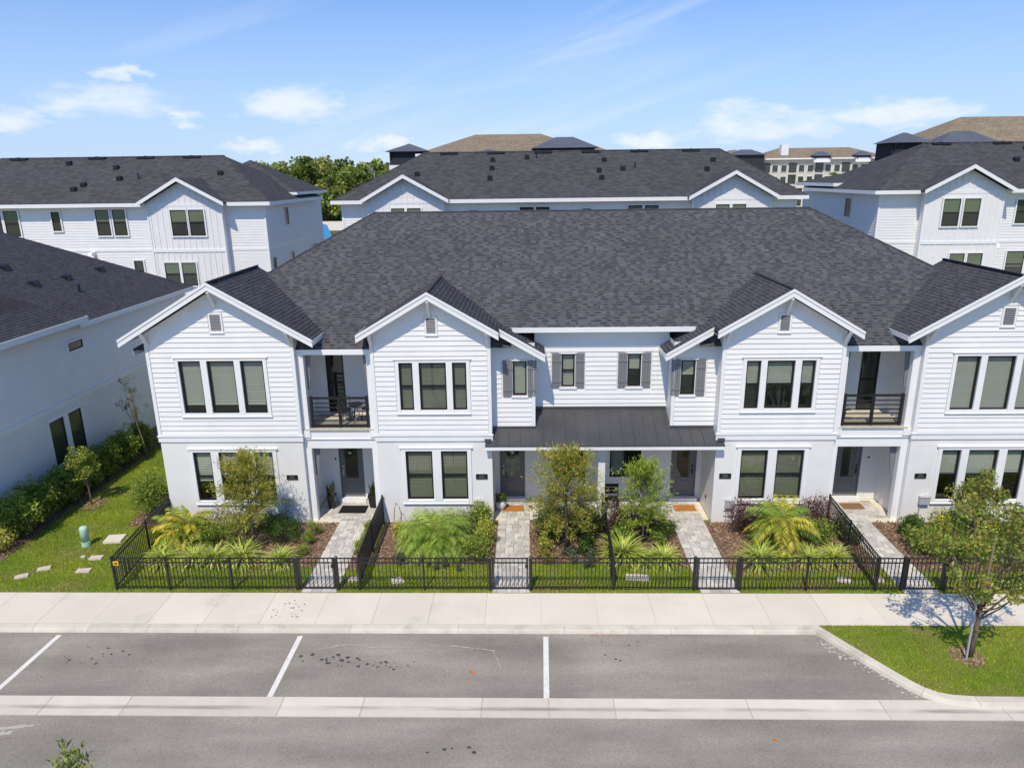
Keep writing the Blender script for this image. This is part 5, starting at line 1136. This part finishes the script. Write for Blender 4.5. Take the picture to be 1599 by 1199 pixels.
# -- third garden
feather_tree('large red-flowered bottlebrush tree before the porch', 1.2, 21.6, 3.95, .95, 1.32, BBR, 205, 64, .12, .22, .055, 'red-flowering bottlebrush trees', 'bottlebrush_tree', brushes)
shrub('dark glossy shrub left of the large bottlebrush trunk', .72, 22.6, 1.15, 1.05, DK+MG[:1], 1100, .085, .45)
shrub('dark glossy shrub right of the large bottlebrush trunk', 2.0, 22.6, 1.2, 1.0, DK+MG[:1], 1100, .085, .45)
shrub('yellow-tipped croton beside the second walk edge', .45, 21.6, .65, .5, YL+MG[:2], 420, .07, .4)
shrub('orange-yellow low groundcover at the third garden corner', .55, 20.98, .32, .85, [(.42,.32,.05), (.30,.26,.05), (.20,.22,.05)], 420, .05, .6, cat='groundcover')
shrub('grey-green groundcover below the large bottlebrush', 1.6, 20.98, .32, 1.3, SG, 700, .05, .6, cat='groundcover')
# -- fourth garden
feather_tree('feathery yellow-green young tree right of the porch column', 3.8, 21.9, 3.35, .8, .98, WI, 145, 50, .11, .24, .04)
shrub('burgundy shrub beside the porch column', 3.2, 23.1, 1.1, .95, BG, 900, .07, .45, 'burgundy shrubs')
shrub('burgundy shrub behind the feathery tree', 4.05, 23.1, .95, 1.1, BG, 800, .07, .45, 'burgundy shrubs')
strap_clump('tall pale flax lily beside the end-on divider', 3.05, 21.1, 1.05, .95, VAR, 90); strap_clump('flax lily below the feathery tree trunk', 3.72, 20.85, .6, .75, VAR, 60); strap_clump('flax lily at the right end of the fourth garden', 4.35, 20.9, .7, 1.0, VAR, 80)
shrub('small dark shrub by the third walk', 4.72, 22.6, .8, .7, DK+MG[:1], 600, .07, .45); shrub('bright lime tuft behind the tall flax lily', 3.1, 21.75, .9, .7, [(.20,.34,.04), (.16,.28,.03)], 520, .08, .4)
# -- fifth garden
frond_palm('yellow-fronded palm between burgundy shrubs', 8.5, 21.8, 2.0, 1.35, 34, [(.64,.58,.08), (.48,.52,.07), (.70,.58,.08), (.26,.38,.05)], .85, .36, stems=2, group='garden palms', per=26, lw=.06)
shrub('burgundy shrub nearest the third walk', 7.5, 22.85, 1.25, 1.0, BG, 1100, .07, .45, 'burgundy shrubs'); shrub('burgundy shrub behind the yellow palm', 8.55, 23.1, 1.05, 1.1, BG, 900, .07, .45, 'burgundy shrubs'); shrub('burgundy shrub at the right end by the slanting divider', 10.1, 23.2, 1.15, 1.0, BG, 900, .07, .45, 'burgundy shrubs')
shrub('small green shrub at the foot of the first burgundy one', 7.75, 22.0, .6, .7, MG, 420, .07, .5); shrub('green shrub between yellow palm and slanting divider', 9.75, 22.0, .85, 1.15, MG, 1000, .075, .45); shrub('dark shrub in the shade below the yellow palm', 8.9, 22.4, .6, 1.0, DK, 700, .07, .45)
for (x, y, h, w, lab) in ((7.4,20.75,.95,.85,'tallest flax lily of the fifth garden, nearest its gate'), (8.2,20.85,.5,.75,'lowest flax lily, in front of the yellow palm'), (9.05,20.85,.72,.95,'flax lily right of the yellow palm trunk'), (9.85,20.9,.72,.95,'flax lily closest to the slanting divider')): strap_clump(lab, x, y, h, w, VAR)
shrub('dark shrub on the walk side of the slanting divider, rear', 10.95, 22.9, .62, .6, DK+MG[:1], 420, .065, .45); shrub('dark shrub on the walk side of the slanting divider, front', 10.93, 22.1, .6, .55, DK+MG[:1], 380, .065, .45)
# -- sixth garden
for (x, y, h, w, pal, lab) in ((13.3,22.8,.62,.8,DK,'dark little shrub by the rightmost house corner'), (13.15,21.5,.9,1.35,MG,'leafy green shrub beside the rightmost walk'), (14.2,22.4,.92,1.0,YL+MG[:2],'cream-yellow croton in the rightmost garden'), (13.7,20.95,.9,1.3,MG+DK[:1],'leafy green shrub behind the rightmost fence'), (15.6,22.4,.95,1.0,YL+MG[:2],'second cream-yellow croton at the picture edge'), (16.2,21.6,1.4,1.2,MG,'tall green shrub at the right picture edge'), (15.0,21.0,.8,1.3,DK+MG,'green shrub below the edge tree')): shrub(lab, x, y, h, w, pal, 1000, .085, .45)
tree('young tree in front of the rightmost windows', 15.0, 22.0, 2.9, .9, 1.15, .9, [(.22,.30,.05), (.30,.38,.07), (.36,.28,.07)], 3000, .11, .45, 28, .035, rr=(.2, .32))
st_ = tree('street tree with spreading limbs on the grass island', 11.45, 16.15, 5.0, 1.35, 2.1, 1.6, [(.22,.30,.045), (.30,.38,.06), (.36,.38,.07), (.38,.28,.07)], 2700, .13, .45, 50, .06, lean=(.1, 0), rr=(.10, .18))
C(st_, MB().bar((11.28,16.02,0), (11.24,16.0,1.9), .04), 'support_stake', 'utility_grey')
feather_tree('leafy tree top poking in at the bottom edge', -5.75, 7.0, 5.80, 3.9, .62, [(.26,.30,.08), (.32,.34,.10), (.18,.22,.05)], 95, 60, .11, .35, .07, belly=.6)
for (x, y, h, w, pal, lab) in ((-10.2,22.9,.7,1.0,MG,'green shrub at the wall behind the leftmost bottlebrush'), (-9.3,23.1,.7,1.0,DK,'dark green shrub at the wall under the meter box'), (-11.7,21.7,.6,.8,MG,'green tuft between yellow palm and lilies'), (-9.9,21.6,.5,.8,MG,'low green filler behind the largest flax lily'), (-3.9,22.7,.6,.8,MG[:3],'green shrub left behind the round palm'), (1.4,22.9,.9,.9,DK,'dark shrub hidden behind the large bottlebrush'), (1.9,21.5,.5,.8,DK,'low dark filler right of the large bottlebrush trunk'), (4.4,21.9,.6,.8,MG[:3],'green filler right of the feathery tree'), (9.3,22.9,.8,.9,MG,'green shrub at the wall behind the yellow palm'), (8.1,21.5,.45,.8,MG,'low green filler before the yellow palm'), (14.9,22.9,.8,1.1,MG,'green shrub at the wall under the rightmost windows')): shrub(lab, x, y, h, w, pal, 600, .075, .45)
# -- white flowers by the porch column
def flowers(label, x, y, n, h, w):
    e = empty('flowering_plant', (x, y, 0)); tag(e, label, 'flowers'); p, cc = clump_points(n, 9, w/2, w/2, h*.45, h*.5, (.3, .5)); p = p[p[:, 2] > 0]; V, F, K = leaf_quads(p, .06, .8, palette(len(p), [(.7,.66,.66), (.62,.5,.52)], .1), .5); np_mesh('petals', V, F, K, 'leaf', e)
    p, cc = clump_points(n, 9, w/2, w/2, h*.45, h*.4, (.3, .5)); p = p[p[:, 2] > 0]; V, F, K = leaf_quads(p, .06, .5, palette(len(p), MG), .3); np_mesh('foliage', V, F, K, 'leaf', e)
flowers('white blossoms between porch column and burgundy shrub', 3.0, 23.55, 120, .95, .6); flowers('white blossoms beside the paving of the third walk', 4.75, 23.45, 110, .7, .6)
# -- woodland beyond, read as one mass
def woodland():
    V = []; F = []; K = []; off = 0; tr = MB()
    for k in range(260):
        y = random.uniform(224, 280); x = random.uniform(-0.44, -0.14)*y if k < 210 else random.uniform(-0.66, -0.42)*y; h = random.uniform(15.5, 19.5); r = random.uniform(3.5, 5.5)
        if k < 80: y = random.uniform(219, 226); x = random.uniform(-0.45, -0.15)*y; h = random.uniform(5, 10); r = random.uniform(2.5, 4)
        n = 900; cc = unit(rng.normal(size=(14, 3)))*rng.uniform(.4, .95, (14, 1))*np.array((r, r, h*.42)); i = rng.integers(0, 14, n); p = cc[i]+unit(rng.normal(size=(n, 3)))*(rng.uniform(0, 1, (n, 1))**.4)*r*.45; p += np.array((x, y, h*.54))
        base = np.array(random.choice([(.18,.25,.045), (.24,.32,.055), (.30,.36,.07), (.14,.20,.04), (.34,.35,.08)])); c = base*rng.uniform(.65, 1.35, (n, 1)); v, f, cc_ = leaf_quads(p, 1.15, .75, c, .5); V.append(v); F.append(f+off); K.append(cc_); off += len(v)
        tr.tube([(x, y, 0), (x, y, h*.75)], [.25, .12], 5)
    o = np_mesh('woodland', np.concatenate(V), np.concatenate(F), np.concatenate(K), 'leaf'); tag(o, 'dense green woodland beyond the road', 'woodland', kind='stuff'); t = tr.build('trunks', 'bark', o)
woodland()
def round_tree(label, x, y, h, r, pal, group=None):
    return tree(label, x, y, h, h*.3, r, r, pal, 1500, .38, .6, 26, .12, group=group, rr=(.3, .45))
for k, (x, y, h) in enumerate(((77, 196, 9.5), (80.5, 194, 11), (85.5, 190, 12.5), (74, 190, 8))):
    frond_palm(['pale palm before the far apartments, leftmost', 'second palm before the far apartments', 'tallest palm before the far apartments', 'lowest palm before the far apartments'][k], x, y, h, 3.2, 26, [(.14,.2,.05), (.24,.26,.07)], h-1.6, .9, group='palms by the far apartments', per=14, lw=.12)
for k, (x, y, h, r) in enumerate(((26.0, 70, 8.6, 1.5), (25.0, 76, 7.6, 1.4))): round_tree(['olive tree in the gap beside the right back row', 'smaller olive tree deeper in the gap by the right row'][k], x, y, h, r, [(.16,.18,.05), (.22,.21,.06), (.10,.13,.03)])
for k, (x, y, h, r) in enumerate(((-33.5, 116, 4.5, 2.2), (-30.5, 112, 3.0, 1.6))): round_tree(['thin tree by the car park in the left gap', 'low bush by the car park in the left gap'][k], x, y, h, r, [(.16,.18,.05), (.22,.20,.07)])

# ================================================================ SMALL THINGS
def slab(label, x, y, w, d, rz, name='stepping_stone', mat='pale_stone', h=.04):
    o = MB().hexa([(-w/2,-d/2,-.05),(w/2,-d/2,-.05),(w/2,d/2,-.05),(-w/2,d/2,-.05)], [(-w/2+.012,-d/2+.012,h),(w/2-.012,-d/2+.012,h),(w/2-.012,d/2-.012,h),(-w/2+.012,d/2-.012,h)]).build(name, mat); o.location = (x, y, 0); o.rotation_euler.z = rz; tag(o, label, 'paving slab', 'flat slabs in the grass')
for a in (('pinkish slab in the lawn nearest the left edge', -16.41, 19.98, .40, .24, .5), ('pinkish slab second from the left edge', -15.98, 20.45, .40, .24, .45), ('pinkish slab closest to the fence corner', -14.59, 20.33, .46, .24, .1), ('pinkish slab below the green pedestal', -14.66, 21.15, .44, .26, .08), ('pale stone under the divider, left side', -5.6, 19.85, .40, .26, .3), ('pale stone before the round palm bed', -4.2, 19.75, .38, .34, .4), ('wide pale slab right of the end-on divider', 3.35, 19.95, .75, .32, -.1), ('pale stone left of the slanting divider', 9.75, 19.8, .42, .26, -.4), ('pale stone right of the slanting divider', 10.8, 19.85, .36, .24, -.4)): slab(*a)
slab('white concrete utility pad beside the green pedestal', -14.74, 22.43, .62, .56, .12, 'utility_pad', 'concrete', .06); slab('tiny white valve cover in the lawn', -15.15, 21.23, .16, .12, 0, 'valve_cover', 'pot_white', .03)
p = empty('utility_pedestal', (-15.5, 22.0, 0)); tag(p, 'pale green cylindrical utility pedestal on the lawn', 'pedestal')
MB().lathe([(.15,0), (.15,.16)], n=20).build('base', 'green_plastic', p, False); MB().lathe([(.135,.16), (.14,.6), (.135,.68), (.10,.73), (.0,.745)], n=20).build('cap', 'green_plastic', p, True)
def planter(label, x, y, kind):
    e = empty('planter', (x, y, .02)); tag(e, label, 'planter', 'potted plants by the doors')
    if kind == 'tall':
        MB().hexa([(-.10,-.10,0),(.10,-.10,0),(.10,.10,0),(-.10,.10,0)], [(-.16,-.16,.55),(.16,-.16,.55),(.16,.16,.55),(-.16,.16,.55)]).build('pot', 'black_metal', e); pal = [(.09,.13,.05), (.14,.17,.07), (.06,.09,.04), (.25,.25,.10)]
        V = []; F = []; K = []
        for k in range(34):
            az = random.random()*6.28; L = random.uniform(.3, .6); tl = random.uniform(.05, .4); b = np.array((random.gauss(0, .06), random.gauss(0, .06), .53)); d = np.array((math.cos(az)*tl, math.sin(az)*tl, 1.)); s = np.array((-math.sin(az), math.cos(az), 0))*.022; i = len(V); V += [b-s, b+s, b+d*L*.6+s*.9, b+d*L, b+d*L*.6-s*.9]; F.append((i, i+1, i+2, i+3)); F.append((i, i+2, i+3, i+4)); K += [np.array(random.choice(pal))]*5
        np_mesh('blades', np.array(V), np.array(F), np.array(K), 'leaf', e)
    else:
        MB().lathe([(.11,0), (.19,.12), (.20,.26), (.17,.33)], n=16).build('pot', 'pot_white', e, True); p, cc = clump_points(260, 8, .24, .24, .22, .48, (.3, .5)); V, F, K = leaf_quads(p, .10, .45, palette(len(p), DK), .4); np_mesh('foliage', V, F, K, 'leaf', e)
planter('tall black planter with sword leaves left of the grey door', -7.62, 24.9, 'tall'); planter('tall black planter with sword leaves right of the grey door', -6.05, 24.95, 'tall'); planter('white bowl planter beside the left porch door', -1.12, 24.75, 'bowl')
def doormat(label, x0, x1, y0, y1, mat):
    o = MB().hexa([(x0,y0,.018),(x1,y0,.018),(x1,y1,.018),(x0,y1,.018)], [(x0+.01,y0+.01,.036),(x1-.01,y0+.01,.036),(x1-.01,y1-.01,.036),(x0+.01,y1-.01,.036)]).build('doormat', mat); tag(o, label, 'doormat', 'doormats')
doormat('black doormat at the potted doorway', -7.28, -6.25, 24.42, 25.05, 'mat_black'); doormat('orange coir doormat at the left porch door', -1.05, -.25, 24.55, 25.05, 'mat_coir'); doormat('orange coir doormat at the right porch door', 5.45, 6.27, 24.55, 25.05, 'mat_coir'); doormat('brown doormat at the rightmost doorway', 11.8, 12.6, 24.7, 25.2, 'mat_brown')
def wreath(label, x, y, z, pal):
    e = empty('wreath', (x, y, z)); tag(e, label, 'wreath', 'wreaths on the doors'); n = 420; a = rng.uniform(0, 6.283, n); b = rng.uniform(0, 6.283, n); r = .19+.065*np.cos(b); pts = np.c_[r*np.cos(a), .05*np.sin(b)-.05, r*np.sin(a)]; V, F, K = leaf_quads(pts, .06, .4, palette(n, pal), .0); np_mesh('leaves', V, F, K, 'leaf', e); MB().box(-.05, .05, -.10, -.05, -.03, .03).build('bow', 'pot_white', e)
wreath('green wreath on the door between the black planters', -6.95, 25.60, 2.02, DK); wreath('dark wreath on the left porch door', -.68, 25.60, 2.02, [(.02,.025,.015), (.03,.03,.02)])
def bistro_chair(label, x, y, rz):
    e = empty('bistro_chair', (x, y, 3.60), rz=rz); tag(e, label, 'chair', 'bistro chairs on the balcony')
    MB().lathe([(.20,.43), (.20,.46)], n=14).build('seat', 'black_metal', e)
    for a in (.8, 2.35, 3.9, 5.5): MB().tube([(.16*math.cos(a),.16*math.sin(a),.43), (.22*math.cos(a),.22*math.sin(a),0)], [.012,.012], 6).build('leg', 'black_metal', e)
    m = MB(); m.tube([(-.17,.16,.43), (-.19,.22,.85), (0,.25,.95), (.19,.22,.85), (.17,.16,.43)], [.012]*5, 6)
    for k in (-.08, 0, .08): m.tube([(k,.18,.45), (k,.235,.92)], [.007,.007], 5)
    m.build('backrest', 'black_metal', e)
bistro_chair('black bistro chair in the middle of the left balcony', -6.75, 24.75, 0.4); bistro_chair('black bistro chair at the right side of the left balcony', -6.0, 24.9, -.5)
e = empty('bistro_table', (-6.35, 24.6, 3.60)); tag(e, 'small round black bistro table on the left balcony', 'table'); MB().lathe([(.26,.68), (.26,.71)], n=18).build('top', 'black_metal', e)
for a in (.3, 2.4, 4.5): MB().tube([(0,0,.68), (.22*math.cos(a),.22*math.sin(a),0)], [.014,.012], 6).build('leg', 'black_metal', e)
e = empty('potted_palm', (11.2, 24.6, 3.60)); tag(e, 'dark potted plant in the corner of the right balcony', 'potted plant'); MB().lathe([(.12,0), (.17,.32)], n=14).build('pot', 'black_metal', e)
V = []; F = []; K = []
for k in range(26):
    az = random.random()*6.28; L = random.uniform(.35, .65); d = np.array((math.cos(az), math.sin(az), random.uniform(.3, 1.3))); d = d/np.linalg.norm(d); b = np.array((0, 0, .3)); s = np.array((-math.sin(az), math.cos(az), 0))*.03; i = len(V); V += [b, b+d*L*.5+s, b+d*L+np.array((0, 0, -.1)), b+d*L*.5-s]; F.append((i, i+1, i+2, i+3)); K += [np.array((.07, .11, .03))]*4
np_mesh('leaves', np.array(V), np.array(F), np.array(K), 'leaf', e)
# porch bench
e = empty('porch_bench', (3.05, 24.75, 0)); tag(e, 'black slatted chair on the porch right of the column', 'chair')
for k in range(4): MB().box(-.3, .3, -.22+.12*k, -.13+.12*k, .43, .46).build('seat_slat', 'black_metal', e)
for k in range(3): MB().box(-.3, .3, .24, .27, .55+.14*k, .66+.14*k).build('back_slat', 'black_metal', e)
for sx in (-.28, .28):
    for sy in (-.2, .25): MB().box(sx-.02, sx+.02, sy-.02, sy+.02, 0, .95 if sy > 0 else .46).build('leg', 'black_metal', e)
# garden hook posts by the divider
e = empty('garden_hook', (-4.95, 23.3, 0)); tag(e, 'thin dark double garden hook against the wall by the divider', 'garden hook'); MB().tube([(0,0,0), (.05,0,.7), (.12,0,.98), (.2,0,.9)], [.012]*4, 6).build('stake', 'black_metal', e); MB().tube([(.32,0,0), (.28,0,.6), (.22,0,.85)], [.010]*3, 6).build('stake', 'black_metal', e)
# street lamp and blue car-park banner far behind
e = empty('street_lamp', (-31.2, 150, 0)); tag(e, 'grey curved-arm street lamp before the woodland', 'street lamp'); MB().tube([(0,0,0), (0,0,13.2)], [.14,.09], 8).build('pole', 'steel', e); MB().tube([(0,0,13.0), (-.6,0,14.0), (-2.2,0,15.2)], [.07,.06,.05], 6).build('arm', 'steel', e); MB().tube([(0,0,12.4), (-1.2,0,14.2)], [.04,.04], 6).build('brace', 'steel', e); MB().box(-3.0, -2.1, -.2, .2, 15.15, 15.35).build('lamp_head', 'steel', e)
e = empty('feather_banner', (-28.5, 100, 0)); tag(e, 'blue feather banner by the car park in the left gap', 'banner'); MB().tube([(0,0,0), (0,0,6.2)], [.04,.02], 6).build('pole', 'steel', e); MB().prism_y([(.05,2.6), (1.1,2.4), (1.2,4.6), (.7,6.0), (.05,6.2)], -.02, .02).build('cloth', 'blue_paint', e)
